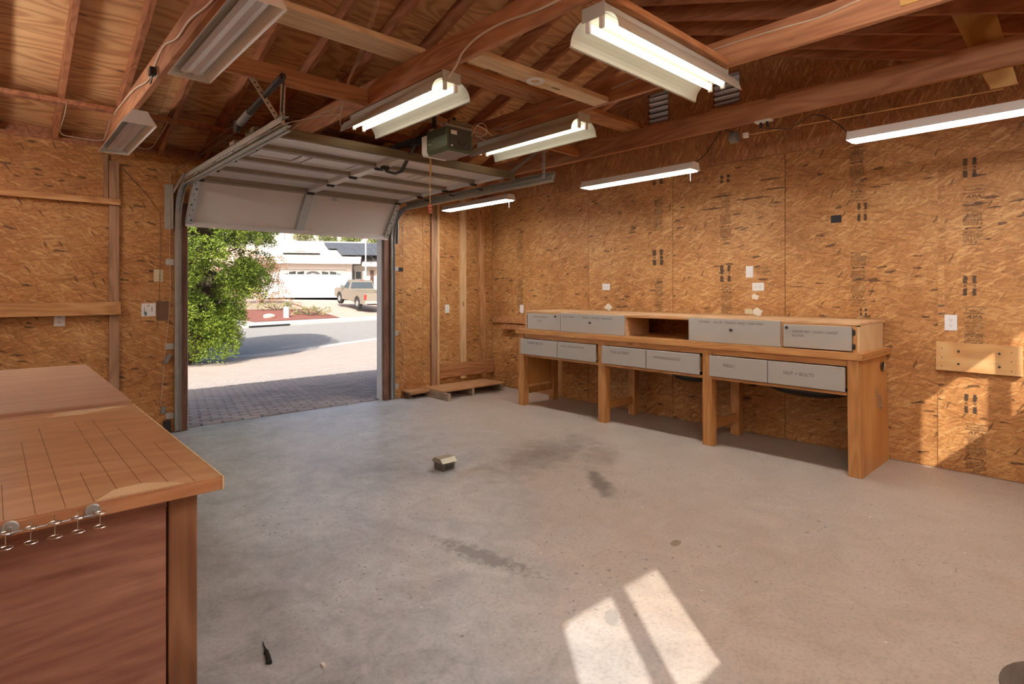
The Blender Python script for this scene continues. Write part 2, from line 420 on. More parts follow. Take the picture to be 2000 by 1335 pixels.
def concrete():
    m, t, b = newmat('concrete_slab'); g = N(t)
    co = g.n('ShaderNodeNewGeometry').outputs['Position']
    n1 = g.noise(co, 0.9, 3, 0.6, 0.6); n2 = g.noise(co, 5.0, 4, 0.65, 0.8); n3 = g.noise(g.vmath('MULTIPLY', co, (22, 9, 1)), 1.0, 4, 0.7)
    f = g.math('ADD', g.math('MULTIPLY', n1, 0.4), g.math('ADD', g.math('MULTIPLY', n2, 0.42), g.math('MULTIPLY', n3, 0.18)))
    c = g.ramp(f, [(0.36, (0.30, 0.31, 0.312)), (0.5, (0.46, 0.478, 0.487)), (0.64, (0.62, 0.645, 0.66))])
    # warm bounce light painted into the slab as tan, away from the door
    sp = g.n('ShaderNodeSeparateXYZ'); g.l(co, sp.inputs[0])
    side = g.math('ADD', g.math('MULTIPLY', g.math('SUBTRACT', sp.outputs[0], g.math('MULTIPLY', sp.outputs[1], 0.55)), 0.5), g.math('MULTIPLY', g.math('SUBTRACT', n1, 0.5), 0.9))
    tan = g.ramp(side, [(0.12, 0.0), (0.75, 1.0)])
    c = g.mix(g.math('MULTIPLY', tan, 0.85), c, g.mix(n2, (0.33, 0.255, 0.19), (0.56, 0.455, 0.355)))
    nA = g.noise(co, 7.0, 3, 0.65); nB = g.noise(co, 20.0, 3, 0.65)
    def stain(cx, cy, rx, ry, ang, col, amt, c, soft=0.5, warp=0.5, sc=6.0):
        mp = g.n('ShaderNodeMapping'); mp.vector_type = 'TEXTURE'
        mp.inputs['Location'].default_value = (cx, cy, 0); mp.inputs['Rotation'].default_value = (0, 0, ang); mp.inputs['Scale'].default_value = (rx, ry, 1)
        g.l(co, mp.inputs['Vector'])
        s2 = g.n('ShaderNodeSeparateXYZ'); g.l(mp.outputs[0], s2.inputs[0])
        d = g.math('SQRT', g.math('ADD', g.math('POWER', s2.outputs[0], 2), g.math('POWER', s2.outputs[1], 2)))
        d = g.math('ADD', d, g.math('MULTIPLY', g.math('SUBTRACT', nA if sc < 12 else nB, 0.5), warp*2))
        k = g.math('MULTIPLY', g.ramp(d, [(1-soft, 1.0), (1.0, 0.0)]), amt)
        return g.mix(k, c, col)
    c = stain(3.55, 3.45, 0.95, 0.42, 0.25, (0.15, 0.11, 0.085), 0.72, c, 0.9, 0.8, 5)
    c = stain(3.30, 2.60, 0.42, 0.10, 0.9, (0.12, 0.095, 0.075), 0.75, c, 0.7, 0.9, 9)
    c = stain(3.9, 3.05, 0.5, 0.16, 0.6, (0.17, 0.13, 0.10), 0.5, c, 0.9, 0.8, 9)
    c = stain(2.82, 3.5, 0.22, 0.10, 0.2, (0.30, 0.215, 0.10), 0.55, c, 0.8, 0.5)
    c = stain(1.95, 2.35, 0.42, 0.09, 1.75, (0.16, 0.145, 0.125), 0.75, c, 0.6, 1.0, 14)
    c = stain(1.65, 2.25, 0.16, 0.12, 0.3, (0.24, 0.22, 0.22), 0.45, c, 0.8, 0.6)
    c = stain(2.0, 1.52, 0.075, 0.035, 0.7, (0.30, 0.285, 0.26), 0.75, c, 0.3, 0.25, 20)
    c = stain(1.80, 1.62, 0.05, 0.022, 0.4, (0.42, 0.34, 0.28), 0.7, c, 0.3, 0.3, 25)
    c = stain(2.854, 1.72, 0.055, 0.03, 0.2, (0.22, 0.145, 0.07), 0.8, c, 0.3, 0.4, 30)
    vo = g.n('ShaderNodeTexVoronoi'); vo.inputs['Scale'].default_value = 9.0; g.l(co, vo.inputs['Vector'])
    sc = g.n('ShaderNodeSeparateColor'); g.l(vo.outputs['Color'], sc.inputs[0])
    dot = g.math('LESS_THAN', g.math('ADD', vo.outputs['Distance'], g.math('MULTIPLY', n2, 0.05)), g.math('MULTIPLY', g.math('POWER', sc.outputs[0], 3.0), 0.14))
    dot = g.math('MULTIPLY', dot, g.math('MULTIPLY', g.math('GREATER_THAN', n1, 0.45), 0.65))
    c = g.mix(dot, c, (0.16, 0.13, 0.105))
    vo = g.n('ShaderNodeTexVoronoi'); vo.inputs['Scale'].default_value = 14.0; g.l(g.vmath('ADD', co, (5.3, 2.2, 0)), vo.inputs['Vector'])
    sc = g.n('ShaderNodeSeparateColor'); g.l(vo.outputs['Color'], sc.inputs[0])
    dot = g.math('LESS_THAN', g.math('ADD', vo.outputs['Distance'], g.math('MULTIPLY', n2, 0.06)), g.math('MULTIPLY', g.math('POWER', sc.outputs[1], 4.0), 0.16))
    c = g.mix(g.math('MULTIPLY', dot, 0.5), c, (0.80, 0.79, 0.76))
    hf = g.noise(co, 55.0, 2, 0.7)
    c = g.mix(1.0, c, g.ramp(hf, [(0.30, 0.82), (0.5, 1.0), (0.75, 1.06)]), 'MULTIPLY')
    sp1 = g.ramp(g.noise(g.vmath('ADD', co, (3.1, 7.7, 0)), 34.0, 2, 0.5), [(0.655, 0.0), (0.69, 1.0)])
    c = g.mix(g.math('MULTIPLY', sp1, g.ramp(n1, [(0.42, 0.0), (0.58, 0.7)])), c, (0.15, 0.12, 0.10))
    g.l(c, b.inputs['Base Color'])
    g.l(g.ramp(n2, [(0.3, 0.34), (0.7, 0.52)]), b.inputs['Roughness'])
    return m
M_CONC = concrete()
def ground(name, a, bcol, scale=3.0, rough=0.9, stretch=(1, 1, 1)):
    m, t, b = newmat(name); g = N(t)
    co = g.vmath('MULTIPLY', g.n('ShaderNodeNewGeometry').outputs['Position'], stretch)
    f = g.noise(co, scale, 6, 0.65)
    g.l(g.ramp(f, [(0.3, a), (0.7, bcol)]), b.inputs['Base Color'])
    b.inputs['Roughness'].default_value = rough
    g.l(g.bump(f, 0.2, 0.02), b.inputs['Normal'])
    return m
M_ASPH = ground('asphalt', (0.29, 0.272, 0.245), (0.37, 0.35, 0.32), 4.0)
M_KERB = ground('kerb_concrete', (0.48, 0.45, 0.41), (0.58, 0.545, 0.50), 3.0)
M_MULCH = ground('red_mulch', (0.17, 0.055, 0.038), (0.34, 0.13, 0.095), 30.0)
M_SAND = ground('planting_soil', (0.36, 0.25, 0.18), (0.52, 0.39, 0.30), 8.0)
M_DRIVE2 = ground('far_drive_brick', (0.46, 0.335, 0.27), (0.55, 0.42, 0.345), 2.0)
def brickfield():
    m, t, b = newmat('paver_field'); g = N(t)
    co = g.n('ShaderNodeNewGeometry').outputs['Position']
    br = g.n('ShaderNodeTexBrick'); br.inputs['Scale'].default_value = 1.0
    br.inputs['Brick Width'].default_value = 0.205; br.inputs['Row Height'].default_value = 0.105; br.inputs['Mortar Size'].default_value = 0.006
    br.inputs['Color1'].default_value = (0.40, 0.31, 0.26, 1); br.inputs['Color2'].default_value = (0.48, 0.40, 0.35, 1); br.inputs['Mortar'].default_value = (0.27, 0.21, 0.18, 1)
    g.l(co, br.inputs['Vector'])
    c = g.mix(g.math('MULTIPLY', g.noise(g.vmath('MULTIPLY', co, (1.0, 3.0, 1)), 1.2, 5, 0.65), 0.7), br.outputs[0], (0.55, 0.47, 0.41))
    g.l(c, b.inputs['Base Color']); b.inputs['Roughness'].default_value = 0.85
    return m
M_FIELD = brickfield()
def pavermat():
    m, t, b = newmat('paver'); g = N(t)
    co, r = g.coord()
    c = g.ramp(r, [(0.0, (0.33, 0.28, 0.25)), (0.5, (0.41, 0.345, 0.31)), (1.0, (0.48, 0.41, 0.37))])
    c = g.mix(g.math('MULTIPLY', g.noise(co, 40, 4), 0.4), c, (0.34, 0.30, 0.29))
    g.l(c, b.inputs['Base Color']); b.inputs['Roughness'].default_value = 0.8
    return m
M_PAVER = pavermat()
M_JOINT = ground('joint_sand', (0.045, 0.04, 0.038), (0.08, 0.07, 0.065), 20.0)
def leafmat(name, a, bcol, c3, trans=0.15):
    m, t, b = newmat(name); g = N(t)
    co, r = g.coord(False)
    f = g.noise(g.n('ShaderNodeNewGeometry').outputs['Position'], 2.6, 4, 0.7)
    g.l(g.ramp(f, [(0.30, a), (0.52, bcol), (0.75, c3)]), b.inputs['Base Color'])
    b.inputs['Roughness'].default_value = 0.6
    b.inputs['Subsurface Weight'].default_value = 0.0
    return m
M_LEAF = leafmat('juniper_leaf', (0.085, 0.135, 0.012), (0.17, 0.25, 0.020), (0.34, 0.38, 0.045))
M_LEAF2 = leafmat('far_leaf', (0.14, 0.18, 0.05), (0.24, 0.27, 0.09), (0.36, 0.36, 0.15))
M_LEAF3 = leafmat('dry_leaf', (0.25, 0.13, 0.07), (0.40, 0.25, 0.15), (0.52, 0.38, 0.25))
M_LEAF4 = leafmat('low_cover_leaf', (0.16, 0.18, 0.06), (0.28, 0.28, 0.12), (0.42, 0.36, 0.20))
M_BARK = plain('bark', (0.10, 0.068, 0.05), 0.9, var=0.3)
M_STUCCO = plain('white_stucco', (0.70, 0.67, 0.63), 0.8, var=0.02)
M_FARDOOR = plain('far_white_door', (0.92, 0.91, 0.90), 0.5, var=0.01)
M_ROOFW = plain('pale_shingle', (0.56, 0.52, 0.49), 0.85, var=0.06, scale=4)
M_SOLAR = plain('solar_cell', (0.10, 0.105, 0.115), 0.55, 0.0, var=0.1)
M_GLASSD = plain('dark_window', (0.10, 0.115, 0.125), 0.15, 0.2, var=0.2)
M_FENCE = plain('grey_board_fence', (0.40, 0.375, 0.345), 0.85, var=0.12, scale=3)
M_PAINT = plain('truck_paint', (0.40, 0.345, 0.27), 0.3, 0.4, var=0.03)
M_TYRE = plain('tyre', (0.03, 0.03, 0.03), 0.8, var=0.1)
M_ALLOY = plain('alloy', (0.60, 0.60, 0.58), 0.35, 0.6, var=0.1)
M_TAIL = plain('tail_lamp_red', (0.60, 0.04, 0.03), 0.3, var=0.1)
M_CREAMW = plain('cream_porch', (0.70, 0.55, 0.36), 0.7, var=0.04)
M_DOORB = plain('brown_front_door', (0.12, 0.06, 0.04), 0.5, var=0.1)
M_ROCK = plain('pale_rock', (0.62, 0.50, 0.35), 0.9, var=0.15, scale=4)
M_MAT = wood('dark_mat', (0.05, 0.035, 0.024), (0.10, 0.07, 0.05), (0.15, 0.11, 0.08), 'x', across=30, knots=0, tint=0.02)
def glassmat():
    m, t, b = newmat('window_glass'); g = N(t)
    out = [n for n in t.nodes if n.type == 'OUTPUT_MATERIAL'][0]
    tr = g.n('ShaderNodeBsdfTransparent'); gl = g.n('ShaderNodeBsdfGlossy'); gl.inputs['Roughness'].default_value = 0.02
    mx = g.n('ShaderNodeMixShader'); mx.inputs[0].default_value = 0.07; g.l(tr.outputs[0], mx.inputs[1]); g.l(gl.outputs[0], mx.inputs[2])
    g.l(mx.outputs[0], out.inputs['Surface'])
    return m
M_GLASS = glassmat()

# ------------------------------------------------------------------ text
_TXT = {}
def text_mesh(s):
    if s in _TXT: return _TXT[s]
    cu = bpy.data.curves.new('txt', 'FONT'); cu.body = s; cu.align_x = 'CENTER'; cu.resolution_u = 2
    ob = bpy.data.objects.new('txt', cu); COL.objects.link(ob)
    dg = bpy.context.evaluated_depsgraph_get()
    me = bpy.data.meshes.new_from_object(ob.evaluated_get(dg))
    bpy.data.objects.remove(ob, do_unlink=True)
    _TXT[s] = me
    return me
def put_text(mb, s, x, y, h, wmax=None, shear=0.0):
    """text centred on x, baseline y, cap height h, in local uv plane"""
    me = text_mesh(s)
    sc = h / 0.72
    xs = [v.co.x for v in me.vertices]
    wd = (max(xs) - min(xs)) * sc; sx = sc
    if wmax: sx = sc * wmax / wd
    M = Matrix(((sx, shear*sc, 0, x), (0, sc, 0, y), (0, 0, 1, 0), (0, 0, 0, 1)))
    mb.addmesh(me, M)
def rect(mb, x0, x1, y0, y1):
    mb.add([(x0,y0,0),(x1,y0,0),(x1,y1,0),(x0,y1,0)], [(0,1,2,3)])
def wallmat_right(X, Y, Z, flip=False):     # local u,v -> right wall, facing -X, origin at Y,Z (u to the viewer's right = -Y)
    s = -1 if flip else 1
    return Matrix(((0, 0, -1, X), (-s, 0, 0, Y), (0, s, 0, Z), (0, 0, 0, 1)))

# ================================================================== THE SETTING
W, G, BK, LF = 5.625, 6.53, -0.44, -1.10      # right wall, door wall, back wall, left wall
PLATE = 2.79
RY, RZ, SL = 3.03, 3.945, 0.33               # ridge line of the rafter undersides
def zr(y): return RZ - SL*abs(y - RY)
RD = 0.135                                    # rafter depth measured vertically

floor = tag(Bx(LF-0.1, W+0.1, BK-0.1, G+0.08, -0.15, 0.0).build('floor', M_CONC), kind='structure')

# ---- wall_right with its boards
wall_right = tag(MB().box(W+0.012, W+0.13, BK-0.1, G+0.12, 0, PLATE).build('wall_right', M_OLDSTUD), kind='structure')
seams = [G] + [4.6466 + 1.2192 - 1.2192*k for k in range(0, 6) if 4.6466 + 1.2192 - 1.2192*k > BK] + [BK]
right_panels = []
for a, b_ in zip(seams[:-1], seams[1:]):
    gp = 0.003
    right_panels.append((b_, a, Bx(W, W+0.012, b_+gp, a-gp, 0.004, 2.755).build('osb_panel', M_OSB, wall_right)))
# gable boards above the plate, with vent openings
V1 = (3.467, 3.77, 3.35, 3.72); V2 = (2.64, 2.965, 3.35, 3.70)
gable = [(BK, 0.3), (0.3, 1.5), (1.5, V2[0]), (V2[1], V1[0]), (V1[1], 5.0), (5.0, G)]
def gable_board(y0, y1, zlo=None, zhi=None):
    top = lambda y: min(zr(y) + RD - 0.002, zhi if zhi else 99)
    ys = [y0] + ([RY] if y0 < RY < y1 else []) + [y1]
    poly = [(y0+.002, zlo or 2.758), (y1-.002, zlo or 2.758)] + [(y, top(y)) for y in reversed(ys)]
    MB().prism(poly, 'x', W, W+0.012).build('osb_panel', M_OSBG, wall_right)
for a in gable: gable_board(*a)
for v in (V1, V2):
    gable_board(v[0], v[1], None, v[2]); gable_board(v[0], v[1], v[3])
# battens covering two seams
for y in (4.6466-3*1.2192,):
    Bx(W-0.004, W, y-0.022, y+0.022, 0.03, 2.75).build('seam_strip', M_OSB, wall_right)

# ---- door wall
D0, D1, DH = 1.49, 3.74, 2.26                  # clear opening
wall_front = tag(MB().box(LF-0.1, D0-0.09, G+0.012, G+0.13, 0, PLATE).box(D1+0.09, W+0.01, G+0.012, G+0.13, 0, PLATE)
                 .box(D0-0.09, D1+0.09, G+0.012, G+0.13, DH, PLATE).build('wall_front', M_OLDSTUD), kind='structure')
for a, b_, z0, z1 in ((LF, -0.36, 0.004, 2.786), (-0.36, 0.86, 0.004, 2.786), (0.86, D0-0.10, 0.004, 2.786), (D0-0.10, D1+0.10, DH, 2.786), (D1+0.10, 4.36, 0.004, 2.786), (4.36, W-0.002, 0.004, 2.786)):
    Bx(a+.002, b_-.002, G, G+0.012, z0, z1).build('osb_panel', M_OSB, wall_front)
# studs and rails on the door wall
Bx(0.815, 0.895, G-0.038, G, 0.0, 2.66).build('stud', M_OLDSTUD, wall_front, 0.003)
Bx(0.775, 0.812, G-0.03, G, 2.30, 2.72).build('block', M_OLDSTUD, wall_front, 0.003)
Bx(LF, 0.90, G-0.076, G-0.039, 2.243, 2.297).build('rail', M_RAIL, wall_front, 0.003)
Bx(LF, 0.90, G-0.095, G-0.039, 1.205, 1.325).build('rail', M_RAIL, wall_front, 0.003)
Bx(4.478, 4.57, G-0.04, G, 0.0, 2.75).build('stud', M_OLDSTUD, wall_front, 0.003)
Bx(4.575, 4.612, G-0.04, G, 0.0, 2.75).build('stud', M_PINEZ, wall_front, 0.003)
Bx(4.985, 5.085, G-0.045, G, 0.16, 2.75).build('stud', M_PINEZ, wall_front, 0.003)
MB().hexa([(5.39, G-.048, .14), (5.49, G-.048, .14), (5.49, G-.003, .14), (5.39, G-.003, .14)],
          [(5.30, G-.048, 2.75), (5.40, G-.048, 2.75), (5.40, G-.003, 2.75), (5.30, G-.003, 2.75)]).build('stud', M_STUD, wall_front, 0.003)
Bx(4.615, 5.60, G-0.05, G-0.046, 0.20, 0.40).build('kick_board', M_RUN, wall_front, 0.002)
Bx(LF, D0-0.1, G, G+0.13, PLATE-0.002, PLATE+0.03).build('top_plate', M_RAFT, wall_front)
Bx(D0-0.1, W, G, G+0.13, PLATE-0.002, PLATE+0.03).build('top_plate', M_RAFT, wall_front)
# frieze blocking between rafters
for a, b_ in ((LF, W),):
    Bx(a, b_, G+0.06, G+0.10, PLATE+0.03, zr(G+0.06)+RD-0.004).build('frieze_board', M_RAFT, wall_front)
# jambs
trim_1 = tag(Bx(D0-0.075, D0-0.012, G-0.02, G+0.14, 0, DH).build('trim_1', M_JAMB), kind='structure')
Bx(D0-0.012, D0+0.002, G+0.03, G+0.15, 0, DH).build('stop_moulding', M_STILE, trim_1)
trim_2 = tag(Bx(D1+0.012, D1+0.075, G-0.02, G+0.14, 0, DH).build('trim_2', M_JAMB), kind='structure')
Bx(D1-0.002, D1+0.012, G+0.03, G+0.15, 0, DH).build('stop_moulding', M_STILE, trim_2)
trim_3 = tag(Bx(D0-0.075, D1+0.075, G-0.02, G+0.14, DH+0.002, DH+0.065).build('trim_3', M_JAMB), kind='structure')

# ---- back wall with two sliding windows, left wall
WZ0, WZ1 = 1.49, 2.185
wins = [(0.085, 0.888), (4.308, 5.172)]
wb = MB()
xs = [LF-0.1, wins[0][0], wins[0][1], wins[1][0], wins[1][1], W+0.12]
for i in (0, 2, 4): wb.box(xs[i], xs[i+1], BK-0.12, BK-0.012, 0, PLATE)
for a, b_ in wins: wb.box(a, b_, BK-0.12, BK-0.012, 0, WZ0).box(a, b_, BK-0.12, BK-0.012, WZ1, PLATE)
wall_back = tag(wb.build('wall_back', M_OLDSTUD), kind='structure')
for a, b_ in ((LF, wins[0][0]), (wins[0][1], 2.10), (2.10, 3.32), (3.32, wins[1][0]), (wins[1][1], W)):
    Bx(a+.002, b_-.002, BK-0.012, BK, 0.004, 2.786).build('osb_panel', M_OSB, wall_back)
for a, b_ in wins:
    Bx(a, b_, BK-0.012, BK, 0.004, WZ0).build('osb_panel', M_OSB, wall_back)
    Bx(a, b_, BK-0.012, BK, WZ1, 2.786).build('osb_panel', M_OSB, wall_back)
Bx(LF, W, BK-.10, BK-.06, PLATE, zr(BK-.06)+RD-.006).build('frieze_board', M_RAFT, wall_back)
for i, (a, b_) in enumerate(wins):
    t_ = 0.012
    f = MB().box(a, a+t_, BK-.09, BK-.03, WZ0, WZ1).box(b_-t_, b_, BK-.09, BK-.03, WZ0, WZ1).box(a+t_, b_-t_, BK-.09, BK-.03, WZ0, WZ0+t_).box(a+t_, b_-t_, BK-.09, BK-.03, WZ1-t_, WZ1)
    wn = tag(f.build('window_%d' % (i+1), M_STILE), kind='structure')
    mid = (0.479+0.559)/2 if i == 0 else (4.698+4.773)/2
    Bx(mid-.036, mid+.036, BK-.085, BK-.035, WZ0+t_, WZ1-t_).build('mullion', M_STILE, wn)
    Bx(a+t_, mid-.036, BK-.064, BK-.060, WZ0+t_, WZ1-t_).build('pane', M_GLASS, wn)
    Bx(mid+.036, b_-t_, BK-.064, BK-.060, WZ0+t_, WZ1-t_).build('pane', M_GLASS, wn)
wall_left = tag(Bx(LF-0.12, LF-0.012, BK-0.1, G+0.12, 0, PLATE).build('wall_left', M_OLDSTUD), kind='structure')
for k in range(6):
    y0 = BK + k*1.2192; y1 = min(G, y0+1.2192)
    Bx(LF-0.012, LF, y0+.002, y1-.002, 0.004, 2.786).build('osb_panel', M_OSB, wall_left)
MB().prism([(BK-.1, PLATE), (G+.1, PLATE), (G+.1, zr(G+.1)+RD), (RY, zr(RY)+RD), (BK-.1, zr(BK-.1)+RD)], 'x', LF-0.06, LF-0.03).build('gable_board', M_OSBG, wall_left)

# ---- roof: sheathing, rafters, ridge, tie beams, runners
EAVE = 0.14
ceiling = tag(MB().prism([(BK-EAVE, zr(BK-EAVE)+RD+.016), (RY, zr(RY)+RD+.016), (G+.13, zr(G+.13)+RD+.016), (G+.13, zr(G+.13)+RD+.045), (RY, zr(RY)+RD+.05), (BK-EAVE, zr(BK-EAVE)+RD+.045)], 'x', LF-0.25, W+0.25)
              .build('ceiling', M_RAFT), kind='structure')
def roof_sheet(x0, x1, y0, y1):
    a, b_ = (x0+.0015, x1-.0015); c, d = y0+.0015, y1-.0015
    lo = [(a, c, zr(c)+RD), (b_, c, zr(c)+RD), (b_, d, zr(d)+RD), (a, d, zr(d)+RD)]
    hi = [(p[0], p[1], p[2]+.015) for p in lo]
    MB().hexa(lo, hi).build('plywood_sheet', M_PLYROOF, ceiling)
for side in (1, -1):
    for r_ in range(4):
        ya, yb = RY + side*r_*1.158, RY + side*(r_+1)*1.158
        lim = G+.12 if side > 0 else BK-EAVE+.01
        if side > 0: yb = min(yb, lim)
        else: yb = max(yb, lim)
        if (side > 0 and ya >= lim) or (side < 0 and ya <= lim): continue
        off = 1.2192 if r_ % 2 else 0.0
        x = LF - 0.2 - off
        while x < W + 0.2:
            x0, x1 = max(x, LF-.2), min(x+2.4384, W+.2)
            if x1 > x0 + .05: roof_sheet(x0, x1, min(ya, yb), max(ya, yb))
            x += 2.4384
RX = [0.42 + 0.4064*k for k in range(-3, 13)]
for x in RX + [W-0.03]:
    for side in (1, -1):
        ye = G+.10 if side > 0 else BK-.12
        ys = [RY + side*.020, ye]
        a, b_ = x-.019, x+.019
        y0, y1 = min(ys), max(ys)
        lo = [(a, y0, zr(y0)), (b_, y0, zr(y0)), (b_, y1, zr(y1)), (a, y1, zr(y1))]
        MB().hexa(lo, [(p[0], p[1], p[2]+RD-.001) for p in lo]).build('rafter', M_RAFT, ceiling)
Bx(LF-.02, W-.02, RY-.019, RY+.019, RZ-.06, RZ+RD-.012).build('ridge_board', M_RAFT, ceiling)
JX = [-0.45, 0.80, 2.065, 3.315, 4.56]
JZ0, JZ1 = 2.80, 2.972
for x in JX:
    Bx(x-.019, x+.019, BK, G, JZ0, JZ1).build('tie_beam', M_JOIST, ceiling, 0.003)
# runner boards laid across the tie beams
for a, b_, m_ in ((0.55, 2.085, M_PINE), (2.04, 3.34, M_RUN), (3.29, 4.62, M_RUN)):
    dz = 0.0
    Bx(a, b_, 3.085, 3.30, JZ1+.001, JZ1+.039).build('runner_board', m_, ceiling, 0.003) if m_ is M_PINE else \
        Bx(a+.05, b_-.0, 3.09+.0, 3.305, JZ1+.001, JZ1+.039).build('runner_board', m_, ceiling, 0.003)
Bx(LF, W-.06, 5.90, 5.99, JZ1+.001, JZ1+.039).build('runner_board', M_RAFT, ceiling, 0.003)
Bx(2.09, 3.29, 5.00, 5.10, JZ1-.03, JZ1+.06).build('blocking_board', M_RAFT, ceiling, 0.003)
Bx(0.825, 2.045, 3.775, 3.815, 2.80, 2.915).build('blocking_board', M_RUN, ceiling, 0.003)
Bx(2.09, 3.29, 3.75, 3.84, 2.80, 2.838).build('blocking_board', M_RUN, ceiling, 0.003)
Bx(3.345, 4.53, 3.86, 3.90, 2.84, 2.93).build('blocking_board', M_RUN, ceiling, 0.003)
Bx(2.09, 3.292, 2.53, 2.665, 2.80, 2.838).build('blocking_board', M_PINE, ceiling, 0.003)
Bx(2.09, 3.292, 1.62, 1.76, 2.80, 2.838).build('blocking_board', M_RUN, ceiling, 0.003)
# plywood hangers from the ridge side to the beams
for x, lo_, hi_ in ((4.585, (.43, .56, 2.69), (.56, .78, 3.29)), (3.283, (.60, .74, 2.83), (.63, .77, 3.20))):
    lo = [(x, lo_[0], lo_[2]), (x+.012, lo_[0], lo_[2]), (x+.012, lo_[1], lo_[2]), (x, lo_[1], lo_[2])]
    hi = [(x, hi_[0], hi_[2]), (x+.012, hi_[0], hi_[2]), (x+.012, hi_[1], hi_[2]), (x, hi_[1], hi_[2])]
    MB().hexa(lo, hi).build('plywood_hanger', M_PLYLIGHT, ceiling)
# ring trim on the board between two beams
rg = MB().lathe([(0.030, 0), (0.034, -.006), (0.058, -.006), (0.062, 0)], 28, (2.607, 2.60, 2.80)).build('ring_trim', M_WHITE)
tag(rg, 'white round trim ring screwed under a ceiling board', 'trim ring')

# ================================================================== BENCH AND CABINETS, RIGHT
XF = 4.865
bench = empty('workbench', (5.2, 3.2, 0), 'long orange wooden workbench with six drawers along the right wall', 'workbench')
for y in (5.155, 3.885, 2.655):
    Bx(XF, XF+.095, y-.095, y, 0, 0.895).build('leg', M_BENCHZ, bench, 0.004)
MB().hexa([(XF-.005, 1.34, 0), (XF+.09, 1.34, 0), (XF+.09, 1.437, 0), (XF-.005, 1.437, 0)],
          [(XF-.005, 1.362, .895), (XF+.09, 1.362, .895), (XF+.09, 1.445, .895), (XF-.005, 1.445, .895)]).build('leg', M_BENCHZ, bench, 0.004)
for y in (5.155, 3.885, 2.655):
    Bx(5.42, 5.51, y-.09, y, 0, 0.895).build('leg', M_BENCHZ, bench, 0.004)
    Bx(XF+.098, 5.418, y-.062, y-.028, 0.135, 0.215).build('stretcher', M_BENCHZ, bench, 0.003)
Bx(XF+.098, 5.418, 5.125, 5.15, 0.24, 0.893).build('end_panel', M_BENCHPLY, bench)
MB().hexa([(XF+.092, 1.342, 0), (5.60, 1.342, 0), (5.60, 1.356, 0), (XF+.092, 1.356, 0)],
          [(XF+.092, 1.364, .893), (5.60, 1.364, .893), (5.60, 1.378, .893), (XF+.092, 1.378, .893)]).build('end_panel', M_BENCHPLY, bench)
Bx(XF-.016, 5.615, 1.335, 5.185, 0.897, 0.9165).build('worktop', M_BENCH, bench, 0.002)
Bx(XF-.016, 5.615, 1.335, 5.185, 0.9170, 0.951).build('worktop', M_BENCH, bench, 0.003)
Bx(XF-.020, XF-.0165, 1.335, 5.185, 0.899, 0.951).build('edge_strip', M_BENCH, bench)
Bx(XF+.005, XF+.035, 1.45, 5.05, 0.845, 0.895).build('apron', M_BENCH, bench)
Bx(XF+.004, XF+.05, 1.45, 5.06, 0.618, 0.642).build('drawer_rail', M_BENCH, bench, 0.002)
drw = [(5.09, 4.475, ''), (4.465, 3.905, ''), (3.815, 3.262, 'TOOLS & SCREW'), (3.252, 2.675, 'WRENCHES & SOCKETS'), (2.575, 2.048, 'MISC'), (2.042, 1.455, 'NUT + BOLTS')]
notes = ['TAPE-BOX', 'CAULK - BLADES AND NAILS', 'TOOL & SCREW', 'WRENCHES & SOCKETS', 'MISC', 'NUT + BOLTS']
notepos = [(0.42, .80, .45), (0.40, .82, .62), (0.42, .74, .44), (0.40, .70, .52), (0.36, .62, .20), (0.42, .58, .40)]
for (ya, yb, _), s, (px, py, wd) in zip(drw, notes, notepos):
    zt, zb_ = 0.838, 0.648
    d = Bx(XF-.024, XF-.004, yb, ya, zb_, zt).build('drawer_front', M_DRAWER, bench, 0.004)
    MB().box(XF-.003, XF+.42, yb+.02, ya-.02, zb_+.02, zt-.03).build('drawer_box', M_CABWOOD, bench)
    t_ = MB(); put_text(t_, s, 0, 0, 0.022 if len(s) > 12 else 0.028, (ya-yb)*wd)
    t_.xf(wallmat_right(XF-.0248, ya-(ya-yb)*px, zb_+(zt-zb_)*py - 0.02)).build('handwriting', M_PENCIL, d)
# hole, cable and metal strap on the bench end panel
yy = 1.339
MB().lathe([(0.0, 0), (0.038, 0), (0.042, -.004), (0.036, -.005)], 20, (5.445, 1.352, 0.80), 'y').build('cable_hole', M_BLACK, bench)
for k in range(3):
    MB().tube([(5.428+.012*k, 1.344, .772), (5.432+.012*k, 1.336, .80), (5.44+.012*k, 1.345, .828)], .003, 6).build('cable_end', M_CHROME, bench)
st = MB()
loop = [(5.235, .655), (5.25, .60), (5.285, .53), (5.33, .475), (5.37, .468), (5.378, .50), (5.36, .545), (5.31, .59)]
for p, q in zip(loop[:-1], loop[1:]):
    st.bar((p[0], 1.343, p[1]), (q[0], 1.343, q[1]), .015, .003, (0, 1, 0))
so = tag(st.build('metal_strap', M_GALVD), 'bent perforated metal strap screwed to the end of the drawer bench', 'strap')
for k, (p, q) in enumerate(zip(loop[:-1], loop[1:])):
    for j in (.25, .75):
        x, z = p[0]+(q[0]-p[0])*j, p[1]+(q[1]-p[1])*j
        MB().lathe([(0, -.0025), (.005, -.0025), (.005, -.001)], 8, (x, 1.342, z), 'y').build('hole', M_BLACK, so)

